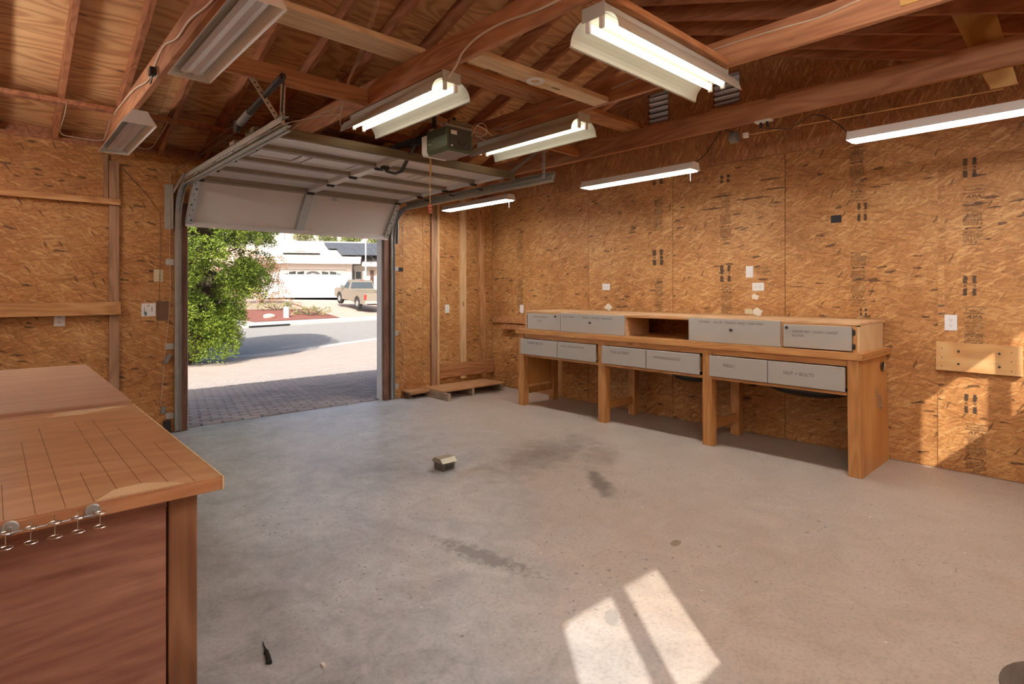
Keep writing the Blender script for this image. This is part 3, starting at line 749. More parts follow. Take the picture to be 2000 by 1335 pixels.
# low cabinet row standing on the bench
XC = 4.93
cab = empty('low_cabinet', (5.25, 3.2, 0.951), 'low grey fronted cabinet row with open middle standing on the orange bench', 'cabinet')
CZ0, CZ1 = 0.952, 1.180
Bx(XC+.002, 5.60, 1.375, 5.09, CZ1-.018, CZ1+.003).build('top_board', M_CABWOOD, cab, 0.002)
MB().box(XC+.002, XC+.02, 1.375, 5.09, CZ1-.020-.010, CZ1-.019).build('front_trim', M_BENCH, cab)
Bx(XC+.002, 5.55, 1.377, 1.395, CZ0, CZ1-.019).build('end_board', M_CABEND, cab)
Bx(XC+.002, 5.35, 5.070, 5.088, CZ0, CZ1-.019).build('end_board', M_CABEND, cab)
Bx(XC+.010, 5.35, 4.485, 4.503, CZ0, CZ1-.031).build('divider', M_CABWOOD, cab)
Bx(XC+.004, 5.35, 3.565, 3.583, CZ0, CZ1-.031).build('divider', M_CABWOOD, cab)
Bx(XC+.004, 5.35, 2.802, 2.820, CZ0, CZ1-.031).build('divider', M_CABWOOD, cab)
Bx(XC+.004, 5.35, 1.955, 1.973, CZ0, CZ1-.031).build('divider', M_CABWOOD, cab)
Bx(5.352, 5.362, 1.40, 2.82, CZ0, CZ1-.031).build('back_board', M_CABWOOD, cab)
Bx(5.352, 5.362, 3.565, 5.068, CZ0, CZ1-.031).build('back_board', M_CABWOOD, cab)
Bx(XC+.002, XC+.02, 1.396, 1.425, CZ0, CZ1-.031).build('face_strip', M_BENCHZ, cab)
fronts = [(5.035, 4.488, CZ1-.028, CZ0+.004, [('LARGE SAWS', .40, .80, .45), ('BITS', .40, .55, .12)], 'R'),
          (4.478, 3.57, CZ1-.012, CZ0+.001, [('OLD SCREWS', .14, .82, .2), ('SAND - HINGES  HANGERS', .60, .82, .46)], 'C'),
          (2.822, 1.968, CZ1-.006, CZ0+.001, [('STAINS - GLUE - PAINT AND VARNISH', .48, .86, .70)], 'C'),
          (1.943, 1.428, CZ1-.030, CZ0+.008, [('SANDER BIN  COUPLE CABINET', .48, .72, .68), ('ROUTER', .23, .54, .18)], 'L')]
for ya, yb, zt, zb_, txts, kn in fronts:
    d = Bx(XC-.020, XC, yb, ya, zb_, zt).build('door', M_DRAWER, cab, 0.003)
    ky = {'R': yb+.06, 'C': (ya+yb)/2, 'L': ya-.035}[kn]; kz = (zb_+zt)/2+.012 if kn == 'C' else zt-.028
    MB().lathe([(0.0, -.026), (.010, -.026), (.013, -.020), (.012, -.014), (.005, -.010), (.005, 0)], 14, (XC-.020, ky, kz), 'x').build('knob', M_BLACK, d)
    for s, px, py, wd in txts:
        t_ = MB(); put_text(t_, s, 0, 0, 0.020, (ya-yb)*wd)
        t_.xf(wallmat_right(XC-.0208, ya-(ya-yb)*px, zb_+(zt-zb_)*py-.012)).build('handwriting', M_PENCIL, d)
    if kn != 'C':
        hy = ya+.012 if kn == 'R' else yb-.014
        for hz in (zt-.045, zb_+.035):
            MB().lathe([(0.0, -.010), (.006, -.009), (.010, -.004), (.010, 0)], 12, (0, 0, 0), 'x').xf(Matrix.Translation((XC-.002, hy, hz)) @ Matrix.Diagonal((1, 1.0, 2.6, 1))).build('hinge', M_BLACK, d)

# black tubs hung under the bench at the wall
for yc, ry, lab in ((1.90, .36, 'wide black plastic tub under the NUT drawer of the bench'), (3.02, .24, 'small black plastic tub under the middle of the bench')):
    pr = []
    for i in range(9):
        a = PI/2*i/8
        pr.append((math.sin(a), -math.cos(a)))
    zt = 0.612
    m_ = MB().lathe([(r_, h_) for r_, h_ in pr] + [(1.04, 0.0), (1.04, .04), (0.96, .04), (.96, .0)], 28)
    m_.xf(Matrix.Translation((5.36, yc, zt-.04)) @ Matrix.Diagonal((.20, ry, .085, 1)))
    tag(m_.build('plastic_tub', M_BLACK), lab, 'tub')
    

# ================================================================== WALL FITTINGS, RIGHT WALL
def panel_at(y):
    for a, b_, o in right_panels:
        if a <= y <= b_: return o
    return right_panels[0][2]
def stamp(yl, yr, zt, zb_, flip=False, parent=None, brand=True):
    """printed grade stamp, yl > yr, from zb_ to zt"""
    wd, ht = yl-yr, zt-zb_
    m_ = MB(); q = 0
    def line(v, t=.003, a=-.5, b_=.5): rect(m_, wd*a, wd*b_, ht*v, ht*v+t)
    def txt(s, v, h, wf, sh=0): put_text(m_, s, 0, ht*v, ht*h, wd*wf, sh)
    line(.995); line(.975, .002); txt('Potlatch', .915, .048, .80); line(.885); line(.875, .002)
    txt('APA', .79, .065, .78, .3)
    txt('THE ENGINEERED WOOD', .765, .014, .62); txt('ASSOCIATION', .742, .014, .74); line(.725)
    txt('RATED SHEATHING', .69, .026, .86); txt('24/0 3/8 INCH', .645, .034, .86)
    txt('SIZED FOR SPACING', .612, .024, .80); txt('EXPOSURE 1', .580, .024, .64); txt('000', .552, .02, .18); line(.548, .002, -.5, -.16); line(.548, .002, .16, .5)
    rnd = random.Random(int(yl*1000+zt*100))
    def fine(v, h=.020):
        x = -.46
        while x < .44:
            b_ = min(.46, x+rnd.uniform(.03, .11))
            k = x
            while k < b_:
                rect(m_, wd*k, wd*(k+.018), ht*v, ht*(v+h)) if rnd.random() < .85 else None
                k += .027
            x = b_ + .035
    for v in (.515, .485, .455, .425): fine(v)
    line(.412)
    for v in (.378, .348): fine(v)
    a = .42   # arrow
    rect(m_, -wd*.36, wd*.36, ht*.288, ht*.288+.005)
    for s in (-1, 1):
        m_.add([(s*wd*a, ht*.288+.0025, 0), (s*wd*.26, ht*.310, 0), (s*wd*.26, ht*.272, 0)], [(0, 1, 2) if s < 0 else (0, 2, 1)])
    line(.245)
    for v in (.215, .185): fine(v)
    line(.168)
    for v in (.135, .105): fine(v, .022)
    line(.088); txt('3/8', .035, .045, .34, .2); line(.012, .004)
    org_z = zt if flip else zb_
    m_.xf(wallmat_right(W-.0006, (yl+yr)/2, org_z, flip))
    m_.build('printed_stamp', M_INK, parent or panel_at((yl+yr)/2))
def logo(yl, yr, zt, zb_, chars, flip=False):
    wd, ht = yl-yr, zt-zb_
    m_ = MB(); rnd = random.Random(int(zt*1000))
    for c0, c1 in ((-.5, -.12), (.14, .5)):
        for v0, v1 in ((.62, 1.0), (0, .36)):
            for k in range(7):
                a = v0+(v1-v0)*k/7
                x0 = c0+(c1-c0)*rnd.uniform(0, .2); x1 = c1-(c1-c0)*rnd.uniform(0, .25)
                rect(m_, wd*x0, wd*x1, ht*a, ht*(a+(v1-v0)/7*.86))
    put_text(m_, chars[0], -wd*.31, ht*.40, ht*.18, wd*.26); put_text(m_, chars[1], wd*.32, ht*.40, ht*.18, wd*.24)
    m_.xf(wallmat_right(W-.0006, (yl+yr)/2, zt if flip else zb_, flip)).build('printed_mark', M_INK, panel_at((yl+yr)/2))
stamp(.855, .725, 2.249, 1.784); logo(.855, .765, 2.471, 2.321, 'A9')
stamp(.848, .720, 1.308, .845); logo(.855, .765, 1.55, 1.393, 'A9')
stamp(.839, .708, .390, .008); logo(.848, .762, .622, .473, 'A9')
stamp(1.652, 1.532, 2.708, 2.224, True); logo(1.592, 1.512, 2.203, 2.044, 'OT', True)
stamp(1.644, 1.520, 1.775, 1.292, True); logo(1.572, 1.512, 1.275, 1.212, 'OT', True)
stamp(3.675, 3.553, 2.51, 2.126, True); logo(3.695, 3.553, 2.75, 2.649, '91')
stamp(3.668, 3.553, 1.575, 1.20, True); logo(3.695, 3.546, 1.902, 1.724, '91')
stamp(2.870, 2.747, 2.45, 1.955); logo(2.87, 2.758, 2.639, 2.558, '97')
stamp(2.859, 2.736, 1.498, 1.03); logo(2.87, 2.747, 1.697, 1.525, '97')
stamp(2.76, 2.64, .60, .12); stamp(5.98, 5.87, 2.35, 1.85); stamp(5.98, 5.87, 1.60, 1.18); stamp(5.98, 5.87, .95, .45)
# handwriting beside the switch
for s_, du, dv, wd in (('FLIP FOR', 0, .04, .12), ('POWER', .02, 0, .14)):
    t_ = MB(); put_text(t_, s_, du, dv, .024, wd)
    t_.xf(wallmat_right(W-.0006, 2.43, 1.605)).build('handwriting', M_INK, panel_at(2.43))
# long dark bark flakes and water streaks in the boards
def flake(y, z, wd, ht, seed):
    r0 = random.Random(seed); n = 9
    up = [(y+wd*(.5-k/n), z+ht*r0.uniform(.15, .5)*(1-abs(2*k/n-1)**2)) for k in range(n+1)]
    dn = [(y+wd*(.5-k/n), z-ht*r0.uniform(.15, .5)*(1-abs(2*k/n-1)**2)-.0006) for k in range(n+1)]
    MB().prism(up + dn[::-1], 'x', W-.0006, W-.0001).build('bark_flake', M_SCORE, panel_at(y))
for k, (y, z, wd, ht) in enumerate(((.69, 2.15, .12, .035), (.66, 2.07, .09, .02), (.70, 1.83, .05, .02), (1.15, 1.72, .08, .02), (1.15, 1.62, .07, .03), (1.15, 1.55, .06, .02),
        (2.36, 2.53, .22, .03), (2.30, 2.43, .24, .028), (2.52, 2.36, .40, .03), (2.85, 2.42, .30, .03), (2.95, 2.30, .34, .022), (2.42, 1.545, .11, .03), (2.1, 1.47, .14, .02), (1.9, 1.50, .10, .02), (1.45, 2.33, .10, .02), (1.08, 2.35, .07, .018), (4.05, 1.36, .10, .035))):
    flake(y, z, wd, ht, k)

def outlet(y, z, label, horiz=False, wd=.074, ht=.115, kind='duplex', X=None, wall='right', mat=M_WHITE, cat='outlet'):
    if horiz: wd, ht = .118, .080
    loc = (W, y, z) if wall == 'right' else (y, G, z)
    e = empty('electrical_outlet' if kind == 'duplex' else 'wall_switch' if kind == 'switch' else 'cover_plate', loc, label, cat)
    def put(mb, name, m_, par, bev=0):
        M = wallmat_right(W, y, z) if wall == 'right' else Matrix(((1,0,0,y),(0,0,-1,G),(0,1,0,z),(0,0,0,1)))
        return mb.xf(M).build(name, m_, par, bev)
    put(Bx(-wd/2, wd/2, -ht/2, ht/2, 0, .006), 'plate', mat, e, .002)
    if kind == 'duplex':
        for s in (-1, 1):
            cx, cy = (s*.022, 0) if horiz else (0, s*.022)
            r_ = put(MB().lathe([(0, .0075), (.015, .0075), (.0165, .006)], 18, (cx, cy, 0)), 'receptacle', mat, e)
            sl = MB()
            for a, b_, p_, q_ in ((-.0075, -.005, 0, .008), (.005, .0075, 0, .007), (-.0025, .0025, -.010, -.005)):
                if horiz: sl.box(cx+p_, cx+q_, cy+a, cy+b_, .0075, .0082)
                else: sl.box(cx+a, cx+b_, cy+p_, cy+q_, .0075, .0082)
            put(sl, 'slot', M_BLACK, r_)
    elif kind == 'switch':
        r_ = put(Bx(-.012, .012, -.024, .024, .006, .008), 'switch_well', mat, e)
        put(Bx(-.005, .005, -.004, .012, .008, .018), 'toggle', mat, e)
    return e
outlet(4.36, 1.478, 'white outlet turned sideways above the long grey cabinet door', True)
outlet(2.553, 1.622, 'white toggle switch plate beside pencilled note on the right wall', kind='switch', cat='switch')
outlet(2.466, 1.470, 'white outlet turned sideways just under the toggle switch', True)
outlet(.928, 1.176, 'large white outlet above the wall plank on the right wall', wd=.08, ht=.125)
outlet(5.88, 1.167, 'white outlet at the left end of the bench near the corner')
outlet(4.77, 1.173, 'white outlet between the studs beside the garage door', wall='front')
outlet(.451, 1.171, 'white outlet below the lower rail left of the garage door', wall='front', wd=.08, ht=.125)
e = empty('cover_plate', (1.222, G, 1.58), 'ivory cover plate high beside the left door track', 'cover plate')
Bx(1.183, 1.262, G-.006, G, 1.52, 1.642).build('plate', M_IVORY, e, .002)
for z in (1.545, 1.58, 1.615): MB().lathe([(0, -.0075), (.004, -.0075), (.005, -.006)], 8, (1.235, G, z), 'y').build('screw', M_DARK, e)
e = empty('wall_panel', (1.14, G, 1.24), 'white paper panel with blue drawing beside the brown board', 'panel')
Bx(1.079, 1.200, G-.008, G, 1.178, 1.307).build('sheet', M_WHITE, e, .001)
Bx(1.10, 1.106, G-.0095, G-.008, 1.195, 1.265).build('blue_print', M_BLUE, e); Bx(1.106, 1.124, G-.0095, G-.008, 1.185, 1.225).build('blue_print', M_BLUE, e)
Bx(1.165, 1.170, G-.0095, G-.008, 1.225, 1.27).build('dark_print', M_DARK, e); Bx(1.13, 1.145, G-.0095, G-.008, 1.28, 1.287).build('dark_print', M_DARK, e)
tag(Bx(1.206, 1.311, G-.012, G-.001, 1.135, 1.328).build('cover_board', M_BROWN, None, .002), 'plain brown square board beside the left door track', 'board')
tag(MB().box(-.02, .02, -.03, 0, -.05, .05).box(-.014, .014, -.036, -.03, -.035, .03).xf(Matrix.Translation((1.30, G-.001, .75)) @ Matrix.Rotation(.5, 4, 'Y')).build('sensor_box', M_GREYBOX, None, .003), 'small tilted grey box on wall by left door track', 'box')
tag(Bx(1.262, 1.328, G-.035, G-.002, .012, .125).build('vent_hole_box', M_BLACK, None, .004), 'black square box low on wall by left door track', 'box')
tag(Bx(1.245, 1.285, G-.02, G-.001, .20, .27).build('junction_plate', M_GREYBOX, None, .003), 'grey junction plate above the black box by the door', 'plate')
tag(Bx(3.957, 4.044, G-.004, G-.0005, 1.686, 1.739).build('dark_sticker', M_BLACK), 'small black sticker on the wall right of the garage door', 'sticker')
tag(Bx(W-.004, W-.0005, 1.718, 1.803, 2.047, 2.115).build('dark_sticker', M_BLACK), 'small black sticker high in the middle of the right wall', 'sticker')
for y, z, r_, lab in ((2.497, 1.369, .036, 'round white plaster patch under the sideways outlet and switch'), (2.475, 1.219, .050, 'ragged white plaster patch touching the grey cabinet top beside tape'), (4.325, 1.226, .052, 'pale plaster patch behind the left cabinet doors')):
    pts = [(y+r_*(1+.25*math.sin(k*2.3+y*9))*math.cos(k*PI/8), z+r_*.75*(1+.25*math.cos(k*1.7+z*5))*math.sin(k*PI/8)) for k in range(16)]
    tag(MB().prism(pts, 'x', W-.004, W-.0005).build('plaster_patch', M_PLASTER), lab, 'patch')
tag(Bx(W-.005, W-.0005, 2.525, 2.60, 1.197, 1.245).build('tape_piece', M_IVORY), 'pale yellow square of tape beside the ragged plaster patch', 'tape')
# plank bolted to the right wall
e = empty('wall_plank', (W-.02, .75, .79), 'pale plank bolted flat to the right wall in the sunlight', 'plank')
Bx(W-.036, W-.0005, .500, 1.02, .795, 1.020).build('board', M_PLANK, e, .003)
for y, z in ((.875, .955), (.875, .855), (.63, .955), (.63, .855)):
    MB().lathe([(0, -.012), (.007, -.010), (.009, 0)], 10, (W-.036, y, z), 'x').build('bolt', M_DARK, e)
for y in (.98, .56):
    for z in (.97, .90, .83): MB().lathe([(0, -.0015), (.004, -.001), (.004, 0)], 8, (W-.036, y, z), 'x').build('nail', M_DARK, e)
# ledger blocks at the corner behind the bench
tag(Bx(W-.045, W-.001, 5.66, 6.48, .955, 1.035).build('ledger_block', M_RUN, None, .003), 'short upper board nailed to the wall in the far corner', 'board')
tag(Bx(W-.085, W-.046, 5.26, 6.22, .868, .935).build('ledger_block', M_RUN, None, .003), 'short lower board jutting past the bench in the far corner', 'board')

# gable vents
for (y0, y1, z0, z1), lab in ((V1, 'left louvered gable vent with grey slats'), (V2, 'right louvered gable vent with grey slats behind the hanging light')):
    e = empty('gable_vent', (W+.06, (y0+y1)/2, z0), lab, 'vent', 'louvered gable vents')
    fr = .018
    MB().box(W-.004, W+.10, y0, y0+fr, z0, z1).box(W-.004, W+.10, y1-fr, y1, z0, z1).box(W-.004, W+.10, y0+fr, y1-fr, z0, z0+fr*.6).box(W-.004, W+.10, y0+fr, y1-fr, z1-fr*.6, z1).build('frame', M_RAFT, e)
    n = 6
    for k in range(n):
        z = z0+.03+(z1-z0-.05)*k/(n-1)
        lo = [(W+.012, y0+fr, z), (W+.015, y0+fr, z-.002), (W+.015, y1-fr, z-.002), (W+.012, y1-fr, z)]
        MB().hexa([(W+.012, y0+fr, z+.030), (W+.014, y0+fr, z+.032), (W+.014, y1-fr, z+.032), (W+.012, y1-fr, z+.030)][::1],
                  [(W+.050, y0+fr, z-.010), (W+.052, y0+fr, z-.008), (W+.052, y1-fr, z-.008), (W+.050, y1-fr, z-.010)]).build('slat', M_SLAT, e)
    Bx(W+.085, W+.09, y0+fr, y1-fr, z0, z1).build('screen', M_DARK, e)

# ================================================================== PALLET SHELVES ON THE FLOOR
e = empty('floor_platform', (4.3, 6.4, 0), 'small low plywood ledge on the floor against the door wall', 'platform')
Bx(4.02, 4.50, 6.33, G-.002, .085, .105).build('top_board', M_PALLET, e, .002)
Bx(4.05, 4.50, 6.34, 6.38, .060, .0845).build('front_lip', M_PALLET, e, .002)
Bx(4.06, 4.12, 6.42, G-.002, 0, .0845).build('foot', M_JAMB, e)
Bx(4.42, 4.48, 6.42, G-.002, 0, .0845).build('foot', M_JAMB, e)
e = empty('pallet', (5.0, 6.2, 0), 'low wooden pallet with plywood top under the leaning studs', 'pallet')
Bx(4.33, 5.42, 6.02, 6.48, .098, .118).build('top_board', M_PALLET, e, .002)
Bx(4.33, 4.37, 5.90, 6.46, 0, .0975).build('runner', M_GREYWOOD, e, .003)
Bx(4.82, 4.86, 6.02, 6.46, 0, .0975).build('runner', M_GREYWOOD, e, .003)
Bx(5.36, 5.40, 6.04, 6.46, 0, .0975).build('runner', M_GREYWOOD, e, .003)

# ================================================================== LEFT BENCHES
lb = empty('workbench', (0.0, 2.4, 0), 'near left workbench with scored plywood top, wire rack and reddish side panel', 'workbench')
XR, Y0_, Y1_, ZT = .475, 1.715, 3.105, .912
Bx(LF+.02, XR, Y0_, Y1_, ZT-.038, ZT-.004).build('top_core', M_EDGE, lb, .003)
Bx(LF+.02, XR-.001, Y0_+.001, Y1_-.001, ZT-.0035, ZT).build('top_sheet', M_TOP1, lb)
Bx(XR+.0005, XR+.006, Y0_, Y1_, ZT-.038, ZT).build('edge_strip', M_PINE, lb, .001)
Bx(.352, .422, 1.752, 1.842, 0, ZT-.039).build('leg', M_POST, lb, .003)
Bx(.352, .422, 2.98, 3.07, 0, ZT-.039).build('leg', M_POST, lb, .003)
Bx(LF+.04, LF+.11, 1.752, 1.842, 0, ZT-.039).build('leg', M_POST, lb, .003)
Bx(LF+.04, LF+.11, 2.98, 3.07, 0, ZT-.039).build('leg', M_POST, lb, .003)
Bx(LF+.115, .347, 1.757, 1.772, .03, ZT-.039).build('side_panel', M_REDPLY, lb)
Bx(LF+.115, .347, 1.748, 1.7565, ZT-.062, ZT-.0395).build('rail', M_REDPLY, lb)
Bx(.405, .422, 1.85, 2.97, .05, ZT-.039).build('side_panel', M_REDPLY, lb)
Bx(.424, .432, 1.90, 2.90, .55, ZT-.10).build('side_cleat', M_REDPLY, lb)
for k in range(26):       # saw scores across the top
    x = -.98 + k*.0555
    ya = Y0_+.003; yb = random.Random(k).uniform(1.85, 2.9)
    Bx(x, x+.0014, ya, yb, ZT, ZT+.0003).build('saw_score', M_SCORE, lb)
def patch(par, pts, z, m_, name='bare_patch'):
    MB().prism(pts, 'z', z, z+.0006).build(name, m_, par)
patch(lb, [(.19, 1.725), (.235, 1.79), (.30, 1.80), (.36, 1.755), (.385, 1.72)], ZT, M_BARE)
patch(lb, [(.17, 2.98), (.21, 3.08), (.40, 3.085), (.46, 3.03), (.38, 3.02), (.28, 2.97)], ZT, M_BARE)
lb2 = empty('workbench', (0.0, 4.0, 0), 'far left workbench with plain grey brown plywood top', 'workbench')
Bx(LF+.02, .475, 3.11, 4.83, .895, .928).build('top', M_TOP2, lb2, .003)
for x in (.36, LF+.04):
    for y in (3.17, 4.72):
        Bx(x, x+.08, y, y+.08, 0, .894).build('leg', M_POST, lb2, .003)
Bx(.42, .4385, 3.26, 4.71, .70, .892).build('apron', M_REDPLY, lb2)
# wire rack on the near bench
rk = empty('wire_rack', (.05, 1.69, .89), 'chrome wire rack with looped hooks on the near left workbench edge', 'rack')
MB().tube([(-.50, 1.682, .893), (.195, 1.682, .893)], .0022, 8).build('rod', M_CHROME, rk)
for x in (.030, .182, -.30):
    m_ = MB().lathe([(0, -.006), (.004, -.006), (.004, -.003), (.014, -.003), (.017, 0)], 20, (x, 1.7140, .8935), 'y')
    ob = m_.build('washer', M_GALV, rk)
    MB().bar((x, 1.709, .8935), (x, 1.682, .8935), .004, .004).build('stem', M_CHROME, rk)
for k in range(14):
    x = -.36 + k*.0425
    if x > .20: continue
    p = []
    for z, r_ in ((.899, .0125), (.866, .0135)):
        ring = [(x + r_*math.sin(a), 1.668 - r_*math.cos(a)*.9, z) for a in [2*PI*i/18 for i in range(18)]]
        MB().tube(ring, .0013, 6, False, True).build('ring', M_CHROME, rk)
    MB().tube([(x, 1.681, .912), (x, 1.681, .866)], .0014, 6).build('hook_stem', M_CHROME, rk)

# ================================================================== FLOOR ITEMS
fb = empty('floor_box', (2.66, 3.70, 0), 'bronze floor socket box with domed lid standing on the concrete', 'floor box')
c_, s_ = .0, .0
x0, x1, y0, y1 = 2.62, 2.735, 3.645, 3.76
MB().hexa([(x0, y0, 0), (x1, y0, 0), (x1, y1, 0), (x0, y1, 0)], [(x0-.004, y0-.004, .062), (x1+.004, y0-.004, .062), (x1+.004, y1+.004, .062), (x0-.004, y1+.004, .062)]).build('body', M_FLOORBOX, fb, .002)
lid = MB().prism([(y0-.020, .062), (y0-.018, .067), (y0+.018, .098), (y1-.018, .098), (y1+.018, .067), (y1+.020, .062)], 'x', x0-.014, x1+.014).build('lid', M_FLOORLID, fb, .002)
for k in (.35, .68):
    xx = x0+(x1-x0)*k
    MB().lathe([(0, -.002), (.014, -.002), (.016, 0)], 16, (xx, y0-.001, .028), 'y').build('socket', M_BLACK, fb)
    MB().lathe([(0, -.0035), (.006, -.003), (.007, -.002)], 10, (xx, y0-.001, .028), 'y').build('socket_core', M_FLOORBOX, fb)
tw = MB().tube([(.812, 2.375, .004), (.803, 2.335, .006), (.800, 2.30, .005), (.792, 2.262, .010), (.786, 2.215, .006)], [.0015, .003, .005, .009, .006], 7)
tw.blob((.795, 2.285, .010), (.010, .014, .009), 3, 8).blob((.782, 2.225, .008), (.011, .010, .008), 5, 8)
tag(tw.build('dark_twig', M_DIRT), 'small black twig lying on the concrete floor', 'twig')
tag(Bx(.925, .938, 2.06, 2.085, .0005, .006).build('paint_chip', M_WHITE), 'tiny white chip lying on the floor beyond the twig', 'chip')
mt = empty('round_mat', (2.76, .05, 0), 'dark brown ribbed round mat at the right edge of the floor', 'mat')
MB().lathe([(0, .012), (.245, .012), (.26, .008), (.262, 0)], 40, (2.76, .05, 0.001)).build('mat_base', M_MAT, mt)
for k in range(9):
    y = -.14 + k*.048; h = math.sqrt(max(0.0, .24**2-(y-.05)**2))
    if h > .03: Bx(2.76-h, 2.76+h, y-.008, y+.008, .0135, .018).build('rib', M_MAT, mt)

# ================================================================== GARAGE DOOR
door = tag(empty('door_1', (2.615, 5.3, 2.1)), 'open sectional garage door with putty coloured panels raised on tracks', kind='structure')
DX0, DX1 = 1.455, 3.785
P = [(6.485, 2.105), (6.155, 2.535), (5.652, 2.552), (5.148, 2.560), (4.646, 2.565), (4.12, 2.570)]
for i in range(5):
    (ya, za), (yb, zb_) = P[i], P[i+1]
    d = Vector((0, yb-ya, zb_-za)); L = d.length; d.normalize()
    nrm = Vector((0, d.z, -d.y));   # inner face normal (towards the room / downwards)
    if nrm.z > 0: nrm = -nrm
    def q(x, t, h): return Vector((x, ya, za)) + d*t + nrm*h
    def slab(x0, x1, t0, t1, h0, h1):
        lo = [q(x0, t0, h0), q(x1, t0, h0), q(x1, t1, h0), q(x0, t1, h0)]
        hi = [q(x0, t0, h1), q(x1, t0, h1), q(x1, t1, h1), q(x0, t1, h1)]
        return MB().hexa(lo, hi)
    sec = slab(DX0, DX1, .004, L-.004, -.045, -.030).build('door_section', M_DOOR, door)
    xm = (DX0+DX1)/2
    # rolled edges of each section
    slab(DX0+.04, DX1-.04, .006, .034, -.030, .004 if i else .002).build('section_edge', M_DOORRIB if i else M_STILE, sec)
    slab(DX0+.04, DX1-.04, L-.034, L-.006, -.030, .003).build('section_edge', M_DOORRIB, sec)
    for x0, x1 in ((DX0, DX0+.06), (DX1-.06, DX1)):
        e_ = slab(x0, x1, .006, L-.006, -.0295, .006).build('end_stile', M_GALV if i == 0 else M_STILE, sec)
        if i == 0:
            for k in range(8):
                c0 = q((x0+x1)/2 - (.012 if k % 2 else -.010), .06+k*(L-.12)/7, .0065)
                MB().lathe([(0, 0), (.007 if k % 3 else .011, 0)], 10, c0, 'y').xf(Matrix.Translation(c0) @ Matrix.Rotation(-math.atan2(d.y, d.z)*0+math.atan2(-(yb-ya), zb_-za), 4, 'X') @ Matrix.Translation(-c0)).build('hole', M_BLACK, e_)
    slab(xm-.045, xm+.045, .036, L-.036, -.0295, .010).build('center_stile', M_GALV if i == 0 else M_STILE, sec)
    if i == 3:   # raised frames on the underside of this section
        for x0, x1 in ((DX0+.16, DX0+.52), (DX0+.60, xm-.12), (xm+.12, xm+.52), (xm+.62, DX1-.16)):
            for a in ((x0, x1, .10, .115), (x0, x1, L-.115, L-.10), (x0, x0+.015, .115, L-.115), (x1-.015, x1, .115, L-.115)):
                slab(a[0], a[1], a[2], a[3], -.0295, -.018).build('raised_frame', M_STILE, sec)
    if i:
        for x in (DX0+.05, xm, DX1-.05):
            h = MB().box(x-.035, x+.035, ya-.028, ya+.028, za-.016, za-.011).tube([(x-.040, ya, za-.022), (x+.040, ya, za-.022)], .007, 8)
            h.build('hinge', M_DARK, sec)
# bottom seal, lock plate, sticker
MB().hexa([(DX0, 6.478, 2.086), (DX1, 6.478, 2.086), (DX1, 6.520, 2.110), (DX0, 6.520, 2.110)], [(DX0, 6.470, 2.106), (DX1, 6.470, 2.106), (DX1, 6.512, 2.130), (DX0, 6.512, 2.130)]).build('bottom_rail', M_STILE, door)
m_ = MB()
for dx0, dx1, t0, t1 in ((-.035, .035, .50, .508), (-.035, .035, .455, .463), (-.008, .008, .463, .50)):
    dv = Vector((0, P[1][0]-P[0][0], P[1][1]-P[0][1])).normalized(); nv = Vector((0, -abs(dv.z), -abs(dv.y)))
    o_ = Vector((2.93, *P[0]))
    m_.hexa([o_+Vector((dx0, 0, 0))+dv*t0+nv*-.03, o_+Vector((dx1, 0, 0))+dv*t0+nv*-.03, o_+Vector((dx1, 0, 0))+dv*t1+nv*-.03, o_+Vector((dx0, 0, 0))+dv*t1+nv*-.03],
            [o_+Vector((dx0, 0, 0))+dv*t0+nv*-.018, o_+Vector((dx1, 0, 0))+dv*t0+nv*-.018, o_+Vector((dx1, 0, 0))+dv*t1+nv*-.018, o_+Vector((dx0, 0, 0))+dv*t1+nv*-.018])
m_.build('handle_plate', M_GALV, door)
Bx(DX0, DX1+.03, 4.085, 4.118, 2.535, 2.605).build('top_strut', M_OLIVE, door, .003)
Bx(2.55, 2.75, 4.38, 4.44, 2.591, 2.5935).build('yellow_label', M_IVORY, door)
Bx(1.56, 1.70, 4.34, 4.37, 2.589, 2.592).build('paper_label', M_WHITE, door)
# opener bracket on the door
MB().box(2.585, 2.645, 4.50, 4.56, 2.525, 2.555).build('arm_bracket', M_DARK, door)

